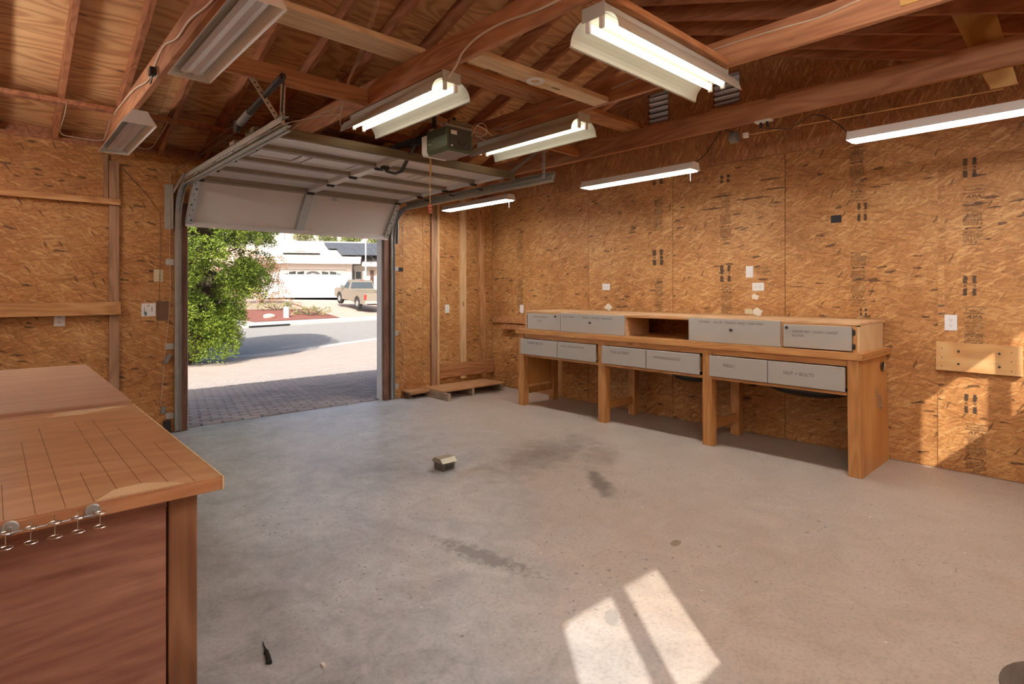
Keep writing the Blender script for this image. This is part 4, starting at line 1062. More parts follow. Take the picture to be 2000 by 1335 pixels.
# tracks
def track(x, out, lab):
    e = empty('door_track', (x, 6.4, 0), lab, 'door track', 'garage door tracks')
    prof = [(-.012, .018), (-.016, .0), (-.008, -.020), (.012, -.022), (.018, -.014)]
    vt = MB()
    # vertical channel
    vt.box(x-.027, x+.027, 6.508, 6.511, .012, 2.12).box(x-.027, x-.024, 6.472, 6.511, .012, 2.12).box(x+.024, x+.027, 6.472, 6.511, .012, 2.12)
    vt.build('vertical_rail', M_GALV, e)
    cv = MB(); R = .37; pts = []
    for k in range(13):
        a = PI/2*k/12
        pts.append((x, 6.508 - R + R*math.cos(a), 2.12 + R*math.sin(a)))
    for p, q_ in zip(pts[:-1], pts[1:]):
        cv.bar(p, q_, .054, .004, (0, 1, 0.3)); cv.bar((p[0]-.025, p[1]-.014, p[2]-.010), (q_[0]-.025, q_[1]-.014, q_[2]-.010), .004, .034, (0, 1, 0.3)); cv.bar((p[0]+.025, p[1]-.014, p[2]-.010), (q_[0]+.025, q_[1]-.014, q_[2]-.010), .004, .034, (0, 1, 0.3))
    cv.build('curved_rail', M_GALV, e)
    ye = 3.62
    MB().box(x-.004, x+.004, ye, 6.14, 2.455, 2.505).box(x-.030, x+.030, ye, 6.14, 2.486, 2.490).box(x-.030, x+.030, ye, 6.14, 2.455, 2.459).build('horizontal_rail', M_GALVD, e)
    MB().box(x-.034*out, x-.030*out, ye, 6.20, 2.500, 2.545).box(min(x-.034*out, x+.012*out), max(x-.034*out, x+.012*out), ye, 6.20, 2.541, 2.545).build('angle_iron', M_GALVD, e)
    # flag bracket on the wall and jamb clips
    MB().box(x-.055*out, x-.050*out, 6.44, 6.525, 2.05, 2.50).box(min(x-.055*out, x-.11*out), max(x-.055*out, x-.11*out), 6.520, 6.528, 2.05, 2.50).build('flag_bracket', M_GALVD, e)
    MB().bar((x-.045*out, 6.46, 2.42), (x-.045*out, 6.05, 2.535), .006, .035).build('brace', M_GALVD, e)
    for z in (.17, .87, 1.72):
        MB().box(min(x-.03*out, x-.10*out), max(x-.03*out, x-.10*out), 6.515, 6.528, z-.03, z+.03).build('clip', M_GALV, e)
    for k in range(3):
        y = 5.65-.5*k
        MB().tube([(x-.02*out, y, 2.50), (x+.075*out, y, 2.515)], .007, 8).build('roller_stem', M_DARK, e)
    return e
tl = track(1.385, 1, 'left garage door track with curved rail, beside the left benches')
tr = track(3.865, -1, 'right garage door track with curved rail, beside the corner studs')
def perf(parent, p, q_, up):
    p, q_ = Vector(p), Vector(q_)
    s = MB().bar(p, q_, .004, .032, up).build('hanger_strap', M_STEELW, parent)
    n = int((q_-p).length/.034)
    d = (q_-p)
    for k in range(1, n):
        c0 = p + d*k/n
        nn = d.normalized().cross(Vector(up)).normalized()
        MB().bar(c0-nn*.0035, c0+nn*.0035, .010, .010, up).build('hole', M_BLACK, s)
perf(tl, (1.225, 3.79, 2.80), (1.375, 3.70, 2.515), (1, 0, .6))
perf(tl, (1.425, 3.79, 2.80), (1.385, 3.70, 2.515), (1, 0, 0))
perf(tr, (3.86, 3.735, 2.84), (3.86, 3.735, 2.50), (0, 1, 0))
MB().bar((3.86, 3.735, 2.80), (3.86, 4.36, 2.57), .005, .03, (0, 0, 1)).build('hanger_brace', M_GALVD, tr)
# spring hung over the left track
sp_ = empty('door_spring', (1.30, 3.9, 2.6), 'dark grey garage door spring hung above the left track', 'spring')
MB().tube([(1.30, 3.46, 2.735), (1.30, 4.05, 2.655)], .021, 12).build('coil_tube', M_DARK, sp_)
MB().tube([(1.30, 4.05, 2.655), (1.30, 4.26, 2.625)], .026, 12).build('coil_sleeve', M_GREYBOX, sp_)
MB().lathe([(0, -.016), (.045, -.016), (.038, -.004), (.038, .004), (.045, .016), (0, .016)], 20, (1.30, 4.32, 2.61), 'x').build('pulley', M_DARK, sp_)
for dz in (.03, -.03):
    MB().tube([(1.30, 4.32, 2.61+dz), (1.31, 6.25, 2.60+dz*.6)], .0022, 6).build('cable', M_DARK, sp_)
MB().bar((1.30, 3.44, 2.735), (1.345, 3.60, 2.56), .01, .01).build('spring_hook', M_DARK, sp_)
# timber wedges over the track
tag(Bx(1.365, 1.405, 4.18, 4.36, 2.546, 2.60).build('wood_block', M_OLIVE, None, .003), 'short timber block lying on top of the left door track', 'block')
tag(Bx(1.36, 1.41, 4.60, 4.72, 2.546, 2.585).build('wood_block', M_GREYWOOD, None, .003), 'grey wood shim lying further along the left door track', 'block')

# opener
op = empty('door_opener', (2.60, 3.55, 2.47), 'green ceiling mounted garage door opener with black rail', 'door opener')
ox0, ox1, oy0, oy1, oz0, oz1 = 2.475, 2.715, 3.385, 3.655, 2.475, 2.655
MB().prism([(ox0+.02, oz0), (ox1-.02, oz0), (ox1, oz0+.03), (ox1, oz1), (ox0, oz1), (ox0, oz0+.03)], 'y', oy0+.004, oy1).build('housing', M_GREEN, op, .004)
Bx(ox0+.02, ox1-.02, oy0+.006, oy1-.004, oz0-.004, oz0-.0005).build('underside', M_GREY, op)
MB().prism([(ox0+.016, oz0+.006), (ox1-.016, oz0+.006), (ox1-.004, oz0+.034), (ox1-.004, oz1-.02), (ox0+.004, oz1-.02), (ox0+.004, oz0+.034)], 'y', oy1+.001, oy1+.075).build('light_lens', M_IVORY if False else M_WHITE, op, .004)
bk = Bx(ox0+.022, ox1-.022, oy0-.004, oy0+.003, oz0+.022, oz1-.008).build('back_plate', M_OPBACK, op, .002)
Bx(ox0+.030, ox0+.085, oy0-.0055, oy0-.0045, oz1-.058, oz1-.028).build('sticker', M_WHITE, bk); Bx(ox0+.030, ox0+.048, oy0-.0055, oy0-.0045, oz0+.030, oz0+.045).build('sticker', M_WHITE, bk)
MB().tube([(ox0+.135+.032*math.cos(a), oy0-.006, oz0+.085+.040*math.sin(a)) for a in [PI+PI*i/12 for i in range(13)]], .003, 6).build('cable_loop', M_BLACK, bk)
for k in range(4): Bx(ox0-.0015, ox0, oy0+.03, oy1-.02, oz1-.02-.012*k, oz1-.014-.012*k).build('groove', M_OPBACK, op)
t_ = MB(); put_text(t_, 'Genie', 0, 0, .014, .04)
t_.xf(wallmat_right(ox0-.002, oy1-.045, oz0+.07)).build('nameplate', M_WHITE, op)
Bx(2.57, 2.62, 3.60, 6.50, 2.665, 2.70).build('rail', M_BLACK, op)
Bx(2.56, 2.63, 3.95, 4.10, 2.640, 2.664).build('carriage', M_BLACK, op)
MB().bar((2.60, 4.02, 2.645), (2.60, 4.22, 2.462), .012, .028, (1, 0, 0)).build('arm', M_DARK, op)
MB().tube([(2.60, 4.22, 2.462), (2.60, 4.32, 2.456), (2.612, 4.48, 2.50), (2.612, 4.53, 2.535)], .013, 8).build('arm', M_DARK, op)
for x in (2.50, 2.69):
    MB().box(x-.012, x+.012, 3.58, 3.60, 2.656, 2.80).build('hanger_strap', M_DARK, op)
MB().box(2.47, 2.72, 3.56, 3.62, 2.656, 2.668).box(2.47, 2.72, 3.40, 3.43, 2.656, 2.675).build('mount_angle', M_GALVD, op)
Bx(2.49, 2.70, 3.375, 3.40, 2.676, 2.70).build('top_strip', M_OLIVE, op)
# release rope
rp = empty('release_rope', (2.60, 3.79, 2.04), 'red handled release rope hanging from the opener rail', 'rope')
MB().tube([(2.60, 3.80, 2.66), (2.60, 3.795, 2.50), (2.60, 3.79, 2.12)], .003, 6).build('rope', M_CABLEY, rp)
MB().tube([(2.612, 3.80, 2.66), (2.612, 3.797, 2.36)], .005, 6).build('rope', M_CABLEY, rp)
for k in range(3): Bx(2.582, 2.618, 3.785, 3.797, 2.055+.026*k, 2.073+.026*k).build('handle', M_RED, rp, .002)
MB().tube([(2.60, 3.79, 2.05), (2.60, 3.79, 2.13)], .005, 6).build('handle_core', M_RED, rp)

# ================================================================== LIGHT FIXTURES
def reflector_light(cx, cy, ztop, rot, label, L=1.22):
    e = empty('shop_light', (0, 0, 0), label, 'shop light', 'hanging two tube shop lights')
    y0, y1 = -L/2, L/2
    Bx(-.062, .062, y0, y1, -.052, 0).build('housing', M_REFL, e, .003)
    for s in (-1, 1):
        pr = [(s*.062, -.050)]
        for k in range(1, 8):
            a = k/7
            pr.append((s*(.062+.085*math.sin(a*PI/2)), -.050-.085*(1-math.cos(a*PI/2))-.012*a))
        pr.append((s*.158, -.150))
        MB().sheet(pr, 'y', y0, y1, .0022*s).build('reflector', M_REFL, e)
    for s in (-1, 1):
        MB().tube([(s*.042, y0+.03, -.085), (s*.042, y1-.03, -.085)], .019, 12).build('tube', M_TUBE, e)
        for yy_ in (y0+.012, y1-.012):
            Bx(s*.042-.013, s*.042+.013, yy_-.009, yy_+.009, -.115, -.052).build('lamp_holder', M_WHITE, e, .004)
    for yy_, d in ((y0, -1), (y1, 1)):
        Bx(-.070, .070, min(yy_, yy_+d*.003), max(yy_, yy_+d*.003), -.066, .004).build('end_plate', M_REFL, e, .001)
    e.location = (cx, cy, ztop); e.rotation_euler = (0, 0, rot)
    return e
l3 = reflector_light(2.115, 3.46, 2.797, 0, 'lit two tube shop light hanging left of the door opener')
l4 = reflector_light(3.36, 3.43, 2.797, 0, 'lit two tube shop light hanging right of the door opener')
l5 = reflector_light(2.73, 1.72, 2.797, PI/2, 'lit two tube shop light set crosswise near the gable vents')

def trough_light(cx, cy, zt, label, L):
    e = empty('shop_light', (cx, cy, zt), label, 'shop light', 'unlit white trough lights')
    y0, y1 = cy-L/2, cy+L/2
    Bx(cx-.05, cx+.05, y0, y1, zt-.035, zt).build('housing', M_REFLW, e, .003)
    for s in (-1, 1):
        MB().sheet([(cx+s*.05, zt-.034), (cx+s*.075, zt-.045), (cx+s*.108, zt-.095), (cx+s*.112, zt-.105)], 'y', y0, y1, .002*s).build('reflector', M_REFLW, e)
        MB().tube([(cx+s*.03, y0+.03, zt-.060), (cx+s*.03, y1-.03, zt-.060)], .013, 10).build('tube', M_TUBEOFF, e)
        for yy_ in (y0+.012, y1-.012): Bx(cx+s*.03-.011, cx+s*.03+.011, yy_-.008, yy_+.008, zt-.085, zt-.035).build('lamp_holder', M_REFLW, e, .003)
    MB().sheet([(cx-.055, zt-.076), (cx-.03, zt-.082), (cx, zt-.076), (cx+.03, zt-.082), (cx+.055, zt-.076)], 'y', y0+.03, y1-.03, .0015).build('lens', M_LENS, e)
    for yy_, d in ((y0, -1), (y1, 1)):
        MB().prism([(cx-.112, zt-.105), (cx+.112, zt-.105), (cx+.075, zt-.045), (cx+.05, zt), (cx-.05, zt), (cx-.075, zt-.045)], 'y', min(yy_, yy_+d*.003), max(yy_, yy_+d*.003)).build('end_plate', M_REFLW, e)
    return e
trough_light(.865, 3.16, 2.797, 'unlit white trough light under the near end of the left ceiling beam', 1.22)
trough_light(.825, 5.67, 2.797, 'unlit white trough light under the far end of the left ceiling beam', 1.24)

def strip_light(cx, y0, y1, z, label, lines=2):
    e = empty('strip_light', (cx, (y0+y1)/2, z), label, 'strip light', 'lit white strip lights over the bench')
    MB().prism([(cx-.072, z), (cx-.045, z+.062), (cx+.045, z+.062), (cx+.072, z)], 'y', y0+.006, y1-.006).build('housing', M_REFLW, e, .002)
    MB().prism([(cx-.074, z-.003), (cx-.046, z+.066), (cx+.046, z+.066), (cx+.074, z-.003)], 'y', y0, y0+.005).build('end_cap', M_REFLW, e, .001)
    MB().prism([(cx-.074, z-.003), (cx-.046, z+.066), (cx+.046, z+.066), (cx+.074, z-.003)], 'y', y1-.005, y1).build('end_cap', M_REFLW, e, .001)
    for a, b_ in ((-.062, -.004), (.004, .062)):
        Bx(cx+a, cx+b_, y0+.02, y1-.02, z-.008, z-.001).build('lit_strip', M_LED, e, .003)
    MB().tube([(cx+.03, y0+.07, z-.002), (cx+.03, y0+.07, z-.085)], .0016, 6).build('pull_chain', M_WHITE, e)
    return e
strip_light(4.42, 4.80, 6.08, 2.485, 'lit white strip light nearest the garage door corner')
strip_light(4.42, 2.47, 3.70, 2.465, 'lit white strip light over the middle of the drawer bench')
strip_light(4.42, .02, 1.30, 2.475, 'lit white strip light at the upper right near the wall plank')
def added_batten_light(cx, y0, y1, z, label):  # extra lamps out of view, added to brighten walls and ceiling
    e = empty('added_batten_light', (cx, (y0+y1)/2, z), label, 'added batten light', 'added unseen tube battens that brighten the room')
    Bx(cx-.025, cx+.025, y0, y1, z+.03, z+.075).build('spine', M_REFLW, e, .003)
    for s_ in (-1, 1):
        MB().tube([(cx+s_*.055, y0+.03, z), (cx+s_*.055, y1-.03, z)], .019, 12).build('tube', M_ADDTUBE, e)
        for yy_ in (y0+.012, y1-.012): MB().box(min(cx, cx+s_*.07), max(cx, cx+s_*.07), yy_-.008, yy_+.008, z-.02, z+.0295).build('lamp_holder', M_WHITE, e, .002)
    for yy_ in (y0+.2, y1-.2): MB().tube([(cx, yy_, z+.075), (cx, yy_, 2.80)], .002, 6).build('chain', M_CHROME, e)
    return e
added_batten_light(-.45, 4.40, 5.62, 2.62, 'added unseen bare tube batten hung under the leftmost beam near the door wall')
added_batten_light(.80, -.36, .86, 2.66, 'added unseen bare tube batten hung under the left beam close to the back window')
added_batten_light(2.065, -.36, .86, 2.66, 'added unseen bare tube batten hung under the second beam close to the back wall')
def cable(name, pts, r, m_, label, cat='cable', sm=True):
    if sm and len(pts) > 2:
        P_ = [Vector(p) for p in pts]; out = []
        for i in range(len(P_)-1):
            p0, p1, p2, p3 = P_[max(i-1, 0)], P_[i], P_[i+1], P_[min(i+2, len(P_)-1)]
            for k in range(5):
                t = k/5
                out.append(.5*((2*p1)+(p2-p0)*t+(2*p0-5*p1+4*p2-p3)*t*t+(3*p1-p0-3*p2+p3)*t*t*t))
        out.append(P_[-1]); pts = out
    return tag(MB().tube(pts, r, 6).build(name, m_), label, cat)
# chains and leads
for (x, ya, yb, z, lab) in ((4.42, 5.0, 5.9, 2.55, 'garage door corner'), (4.42, 2.62, 3.55, 2.53, 'middle of the bench'), (4.42, .20, 1.15, 2.54, 'upper right')):
    for k, y in enumerate((ya, yb)):
        cable('hanging_chain', [(x, y, z), (4.54, y, 2.80)], .002, M_CHROME, 'thin %s chain of the strip light at the %s' % ('near' if k == 0 else 'far', lab), 'chain', False)
cable('black_cable', [(4.42, 2.47, 2.53), (4.50, 2.43, 2.60), (4.56, 2.36, 2.74), (4.585, 2.33, 2.81)], .004, M_BLACK, 'black cord rising from the middle strip light to the beam')
cable('black_cable', [(4.44, 1.31, 2.53), (4.50, 1.38, 2.62), (4.56, 1.50, 2.72), (4.57, 1.60, 2.76), (4.57, 1.75, 2.70), (4.56, 1.95, 2.735)], .004, M_BLACK, 'black cord swagging from the upper right strip light to the beam socket')
cable('yellow_cable', [(4.60, 2.13, 2.72), (4.63, 1.6, 2.715), (4.64, .95, 2.70), (4.62, .50, 2.685)], .004, M_CABLEY, 'yellow cable strung below the right beam towards the plywood hanger')
bo = empty('beam_socket', (4.56, 1.97, 2.75), 'white double socket with black plugs under the right beam', 'socket')
Bx(4.53, 4.59, 1.89, 2.02, 2.785, 2.799).build('plate', M_WHITE, bo, .002)
for y in (1.93, 1.98): MB().tube([(4.56, y, 2.784), (4.56, y-.006, 2.74)], .011, 8).build('plug', M_BLACK, bo)
sm_ = empty('ceiling_canister', (4.60, 2.20, 2.69), 'round dark grey canister hanging beside the beam socket', 'canister')
MB().lathe([(0, -.03), (.042, -.03), (.046, -.024), (.046, .024), (.042, .03), (0, .03)], 24, (4.60, 2.22, 2.72), 'y').build('canister', M_GREYBOX, sm_)
Bx(4.585, 4.615, 2.10, 2.14, 2.70, 2.74).build('white_tag', M_WHITE, sm_, .002)
MB().tube([(4.60, 2.22, 2.765), (4.59, 2.30, 2.80)], .004, 6).build('lead', M_BLACK, sm_)
cable('white_cable', [(3.29, .60, 2.93), (3.29, .92, 2.93), (3.29, 1.11, 2.91), (3.29, 1.39, 2.923), (3.29, 1.79, 2.925), (3.29, 2.26, 2.905), (3.29, 2.50, 2.89)], .0045, M_CABLE, 'pale cable stapled along the beam over the crosswise light')
cable('white_cable', [(2.038, 1.2, 2.84), (2.038, 1.87, 2.852), (2.038, 2.07, 2.861), (2.038, 2.27, 2.885), (2.038, 2.48, 2.88), (2.036, 2.625, 2.837), (2.035, 2.70, 2.77), (2.06, 2.80, 2.745), (2.09, 2.846, 2.765)], .007, M_CABLE, 'pale cable curving along the beam down to the left tube light')
cable('white_cable', [(.772, 2.4, 2.83), (.772, 2.94, 2.814), (.772, 3.34, 2.864), (.772, 3.64, 2.863), (.772, 4.0, 2.925), (.772, 4.42, 2.846), (.772, 4.94, 2.913), (.772, 5.62, 2.945), (.772, 5.85, 2.94)], .0065, M_CABLE, 'cream cable wandering along the left side of the left beam')
cable('white_cable', [(.45, 5.85, 2.96), (.455, 6.1, 2.92), (.45, 6.42, 2.84), (.56, 6.44, 2.82), (.74, 6.44, 2.825), (.77, 6.3, 2.86), (.775, 6.1, 2.95)], .004, M_CABLE, 'cream cable looped along the wall top left of the left beam')
cable('white_cable', [(1.18, 5.9, 2.97), (1.17, 6.15, 2.90), (1.14, 6.42, 2.82), (1.05, 6.45, 2.815), (.90, 6.44, 2.84)], .004, M_CABLE, 'cream cable looped along the wall top right of the left beam')
cable('wall_wire', [(.91, 6.515, 2.62), (1.10, 6.515, 2.40), (1.235, 6.515, 2.22), (1.24, 6.515, 1.9), (1.235, 6.515, 1.62), (1.225, 6.515, 1.33), (1.21, 6.515, 1.05)], .003, M_BROWN, 'brown wire running down the wall to the ivory plate', sm=False)
cable('wall_wire', [(1.325, 6.518, 2.62), (1.32, 6.518, 1.9), (1.325, 6.518, 1.40), (1.30, 6.518, 1.05), (1.275, 6.518, .80), (1.26, 6.518, .55), (1.24, 6.518, .28)], .0025, M_CABLE, 'pale wire running down beside the left door track')
cable('wall_wire', [(4.04, 6.518, 2.50), (4.045, 6.518, 1.6), (4.03, 6.518, .9), (4.06, 6.518, .55), (4.03, 6.518, .15)], .002, M_CABLE, 'thin pale wire on the wall right of the garage door')
pb = empty('power_strip', (.84, 4.15, 2.86), 'black plug adaptor on a white box on the left beam', 'adaptor')
Bx(.7705, .7805, 4.15, 4.23, 2.80, 2.855).build('plate', M_WHITE, pb, .002)
MB().box(.735, .764, 4.16, 4.22, 2.80, 2.85).build('adaptor', M_BLACK, pb, .003)
MB().tube([(.75, 4.19, 2.80), (.75, 4.22, 2.765), (.76, 4.30, 2.78)], .005, 6).build('lead', M_BLACK, pb)
# strings tied near the left tube light
hk = empty('hanging_strings', (1.90, 3.95, 2.75), 'bundle of cream strings hanging from the ridge beside the left tube light', 'strings')
for k in range(3):
    MB().tube([(1.86+.012*k, 3.32, 3.35), (1.865+.014*k, 3.55, 3.10), (1.885+.006*k, 3.78, 2.95), (1.90, 3.93, 2.74)], .002, 5).build('string', M_CABLE, hk)
for pts in ([(1.80, 3.78, 2.93), (1.86, 3.83, 2.84), (1.90, 3.93, 2.74)], [(1.90, 3.93, 2.74), (1.92, 3.98, 2.68), (1.95, 4.0, 2.65)], [(1.90, 3.93, 2.74), (1.80, 4.1, 2.74), (1.66, 4.4, 2.72)], [(1.90, 3.93, 2.74), (1.86, 4.02, 2.69)], [(1.90, 3.93, 2.80), (1.78, 4.2, 2.74), (1.68, 4.5, 2.66)]):
    MB().tube(pts, .0028, 5).build('string', M_CABLE, hk)
# wires round the opener
cable('opener_wire', [(2.36, 3.60, 2.74), (2.42, 3.63, 2.72), (2.46, 3.62, 2.78), (2.52, 3.60, 2.79), (2.60, 3.50, 2.73), (2.66, 3.40, 2.72)], .004, M_CABLEY, 'brown wire draped over the top of the opener')
cable('opener_wire', [(2.70, 3.38, 2.62), (2.73, 3.34, 2.70), (2.76, 3.30, 2.70), (2.77, 3.28, 2.64), (2.73, 3.30, 2.60), (2.71, 3.34, 2.61), (2.75, 3.28, 2.57)], .003, M_CABLE, 'pale looping wire at the near side of the opener')
cable('opener_wire', [(2.72, 3.36, 2.70), (2.85, 3.40, 2.70), (3.05, 3.55, 2.72), (3.285, 3.74, 2.82), (3.29, 3.66, 2.85), (3.29, 3.31, 2.869), (3.29, 2.97, 2.884), (3.29, 2.71, 2.88)], .0035, M_CABLE, 'pale wire running from the opener up to the beam')

# ================================================================== OUTSIDE
def gz(y): return -(y-6.65)*.029
drive = MB()
GX0, GX1 = -14.0, 26.0
dl = []
edge = [(-14, 17.0), (-2, 15.9), (2, 15.35), (4, 15.0), (5.5, 15.2), (7.37, 16.1), (9.87, 17.4), (14, 19.2), (26, 24.0)]
for (xa, ya), (xb, yb) in zip(edge[:-1], edge[1:]):
    drive.add([(xa, G+.081, gz(G+.08)-.045), (xb, G+.081, gz(G+.08)-.045), (xb, yb, -.265), (xa, ya, -.265),
               (xa, G+.081, gz(G+.08)-.004), (xb, G+.081, gz(G+.08)-.004), (xb, yb, -.245), (xa, ya, -.245)],
              [(0, 3, 2, 1), (4, 5, 6, 7), (0, 1, 5, 4), (1, 2, 6, 5), (2, 3, 7, 6), (3, 0, 4, 7)])
driveway = tag(drive.build('driveway', M_FIELD), kind='structure')
jb = MB().hexa([(1.2, G+.083, gz(G+.083)-.006), (8.0, G+.083, gz(G+.083)-.006), (8.0, 10.35, gz(10.35)-.006), (1.2, 10.35, gz(10.35)-.006)], [(1.2, G+.083, gz(G+.083)-.001), (8.0, G+.083, gz(G+.083)-.001), (8.0, 10.35, gz(10.35)-.001), (1.2, 10.35, gz(10.35)-.001)])
jb.build('joint_sand', M_JOINT, driveway)
# individual pavers close to the door
pm = bpy.data.meshes.new('paver')
bb = MB().hexa([(-.095, -.046, 0), (.095, -.046, 0), (.095, .046, 0), (-.095, .046, 0)], [(-.088, -.039, .018), (.088, -.039, .018), (.088, .039, .018), (-.088, .039, .018)])
pm.from_pydata([tuple(v) for v in bb.v], [], bb.f); pm.materials.append(M_PAVER)
rnd = random.Random(4); cnt = 0; rest = MB()
cand = []
for r_ in range(36):
    y = G+.135 + .106*r_
    xa = y*.215 - .10; xb = y*.60-.05
    x = xa - (.103 if r_ % 2 else 0)
    while x < xb:
        cand.append((y, x)); x += .206
for i, (y, x) in enumerate(cand):
    z = gz(y) - .006 + rnd.uniform(-.002, .002)
    if i < 300:
        o = bpy.data.objects.new('paver', pm); COL.objects.link(o); o.parent = driveway
        o.location = Vector((x + rnd.uniform(-.002, .002), y, z)) - driveway.location
        o.rotation_euler = (-.029, 0, rnd.uniform(-.01, .01))
    else:
        n = len(rest.v)
        rest.add([(v[0]+x, v[1]+y, v[2]+z-.029*v[1]) for v in bb.v], bb.f)
po = rest.build('paver_courses', M_PAVER, driveway); po['kind'] = 'stuff'

street = MB()
far = [(-14, 19.5), (2, 24.8), (8.2, 26.6), (12.3, 27.8), (16.45, 29.0), (26, 32.0), (36, 35)]
near = [(-14, 17.0), (2, 15.35), (4, 15.0), (7.37, 16.1), (9.87, 17.4), (26, 24.0), (36, 28)]
for (a, b_, c, d) in zip(near[:-1], near[1:], far[1:], far[:-1]):
    street.hexa([(*a, -.30), (*b_, -.30), (*c, -.30), (*d, -.30)], [(*a, -.25), (*b_, -.25), (*c, -.25), (*d, -.25)])
tag(street.build('street', M_ASPH), kind='structure')
gut = MB()
for (a, b_) in zip(edge[2:-1], edge[3:]):
    gut.hexa([(a[0], a[1]-.02, -.262), (b_[0], b_[1]-.02, -.262), (b_[0]-.1, b_[1]+.42, -.262), (a[0]-.1, a[1]+.42, -.262)],
             [(a[0], a[1]-.02, -.238), (b_[0], b_[1]-.02, -.238), (b_[0]-.1, b_[1]+.42, -.244), (a[0]-.1, a[1]+.42, -.244)])
tag(gut.build('gutter', M_KERB), kind='structure')
kb = MB()
for a, b_ in zip(far[:-1], far[1:]):
    kb.hexa([(a[0], a[1], -.29), (b_[0], b_[1], -.29), (b_[0]-.45, b_[1]+1.3, -.29), (a[0]-.45, a[1]+1.3, -.29)],
            [(a[0], a[1], -.16), (b_[0], b_[1], -.16), (b_[0]-.45, b_[1]+1.3, -.10), (a[0]-.45, a[1]+1.3, -.10)])
tag(kb.build('kerb', M_KERB), kind='structure')
# far lot: slopes up from the kerb to the house
def fz(x, y):
    b0 = 26.6 + (x-8.2)*.29 + 1.3        # back of kerb line
    d = max(0.0, y-b0)
    return -.11 + (min(d, 9)*.085 + max(0, min(d-9, 14))*.02)
lot = MB(); nx, ny = 14, 12
for i in range(nx+1):
    for j in range(ny+1):
        x = -10+50*i/nx; y = 26.6+(x-8.2)*.29+1.28 + 32*j/ny
        lot.v.append(Vector((x, y, fz(x, y))))
for i in range(nx):
    for j in range(ny):
        a = i*(ny+1)+j; lot.f.append([a, a+ny+1, a+ny+2, a+1]); lot.sm.append(False)
tag(lot.build('far_lot', M_DRIVE2), kind='structure')
def bed(pts, name, m_, dz):
    n = 10; mb = MB()
    (a, b_, c, d) = [Vector(p) for p in pts]
    for i in range(n+1):
        for j in range(n+1):
            s, t = i/n, j/n
            p = (a*(1-s)+b_*s)*(1-t) + (d*(1-s)+c*s)*t
            mb.v.append(Vector((p.x, p.y, fz(p.x, p.y)+dz)))
    for i in range(n):
        for j in range(n):
            k = i*(n+1)+j; mb.f.append([k, k+n+1, k+n+2, k+1]); mb.sm.append(False)
    return tag(mb.build(name, m_), kind='structure')
bed([(9.3, 28.4), (14.35, 29.75), (15.1, 42.5), (6.0, 40.0)], 'planting_bed', M_MULCH, .02)
bed([(8.0, 33.2), (14.2, 34.0), (15.1, 42.5), (5.0, 40.0)], 'soil_bed', M_SAND, .04)
bed([(-2.0, 25.2), (8.9, 28.35), (5.8, 35.5), (-6.0, 35.0)], 'side_walk', M_KERB, .03)
tag(MB().hexa([(8.55, 26.55, -.27), (10.55, 27.15, -.27), (10.5, 27.25, -.27), (8.5, 26.65, -.27)], [(8.55, 26.55, -.165), (10.55, 27.15, -.165), (10.5, 27.25, -.165), (8.5, 26.65, -.165)]).build('storm_drain', M_BLACK), 'black storm drain slot in the far kerb', 'drain')

# foliage helper: clumps of small leaf cards with depth
def foliage(clumps, n_leaf, size, m_, name, parent, seed=1, flat=.6):
    rnd = random.Random(seed); mb = MB()
    for (cx, cy, cz, r_) in clumps:
        k = int(n_leaf*r_*r_)
        for _ in range(k):
            th = rnd.uniform(0, 2*PI); cp = rnd.uniform(-.55, 1.0); sp = math.sqrt(max(0, 1-cp*cp))
            rr = r_*rnd.uniform(.72, 1.04)
            d = Vector((sp*math.cos(th), sp*math.sin(th), cp))
            p = Vector((cx, cy, cz)) + Vector((d.x*rr, d.y*rr, d.z*rr*.85))
            u = d.cross(Vector((rnd.uniform(-1, 1), rnd.uniform(-1, 1), rnd.uniform(-1, 1)))).normalized()
            t = (d*rnd.uniform(.4, 1.0) + Vector((rnd.uniform(-.7, .7), rnd.uniform(-.7, .7), rnd.uniform(-.3, .8)))).normalized()
            s = size*rnd.uniform(.7, 1.35)
            n = len(mb.v)
            mb.v += [p - u*s*.4, p + u*s*.4, p + t*s*1.5]
            mb.f.append([n, n+1, n+2]); mb.sm.append(False)
    o = mb.build(name, m_, parent); o['kind'] = 'stuff'
    return o
# juniper tree beside the driveway
TX, TY = 3.10, 14.25
tree = empty('juniper_tree', (TX, TY, -.22), 'big clipped green juniper tree with dense clumps beside the driveway', 'tree')
rnd = random.Random(11)
prof = [(-.15, 1.05), (.3, 1.2), (.8, 1.35), (1.3, 1.55), (1.8, 1.85), (2.3, 2.1), (2.9, 2.3), (3.6, 2.3), (4.4, 2.0), (5.2, 1.6), (6.0, 1.1), (6.7, .5)]
def rad(z):
    for (a, ra), (b_, rb) in zip(prof[:-1], prof[1:]):
        if a <= z <= b_: return ra + (rb-ra)*(z-a)/(b_-a)
    return prof[-1][1]
cl = []
for k in range(560):
    z = rnd.uniform(0.05, 6.5); R = rad(z)
    th = rnd.uniform(0, 2*PI); q = rnd.uniform(.72, 1.0)
    r_ = rnd.uniform(.20, .42)
    cl.append((TX+math.cos(th)*(R*q-r_*.5), TY+math.sin(th)*(R*q-r_*.5), z, r_))
foliage(cl, 5200, .034, M_LEAF, 'foliage', tree, 5)
core = MB()
for z in [.2+.35*k for k in range(17)]:
    core.blob((TX+.2*math.sin(z*5), TY+.2*math.cos(z*7), z), (rad(z)*.36, rad(z)*.36, .38), int(z*10), 12, .2)
core.build('inner_branches', M_BARK, tree)
MB().tube([(TX, TY, -.24), (TX+.05, TY, .8), (TX-.05, TY+.05, 2.5), (TX, TY, 5.0)], [.22, .19, .14, .06], 10).build('trunk', M_BARK, tree)
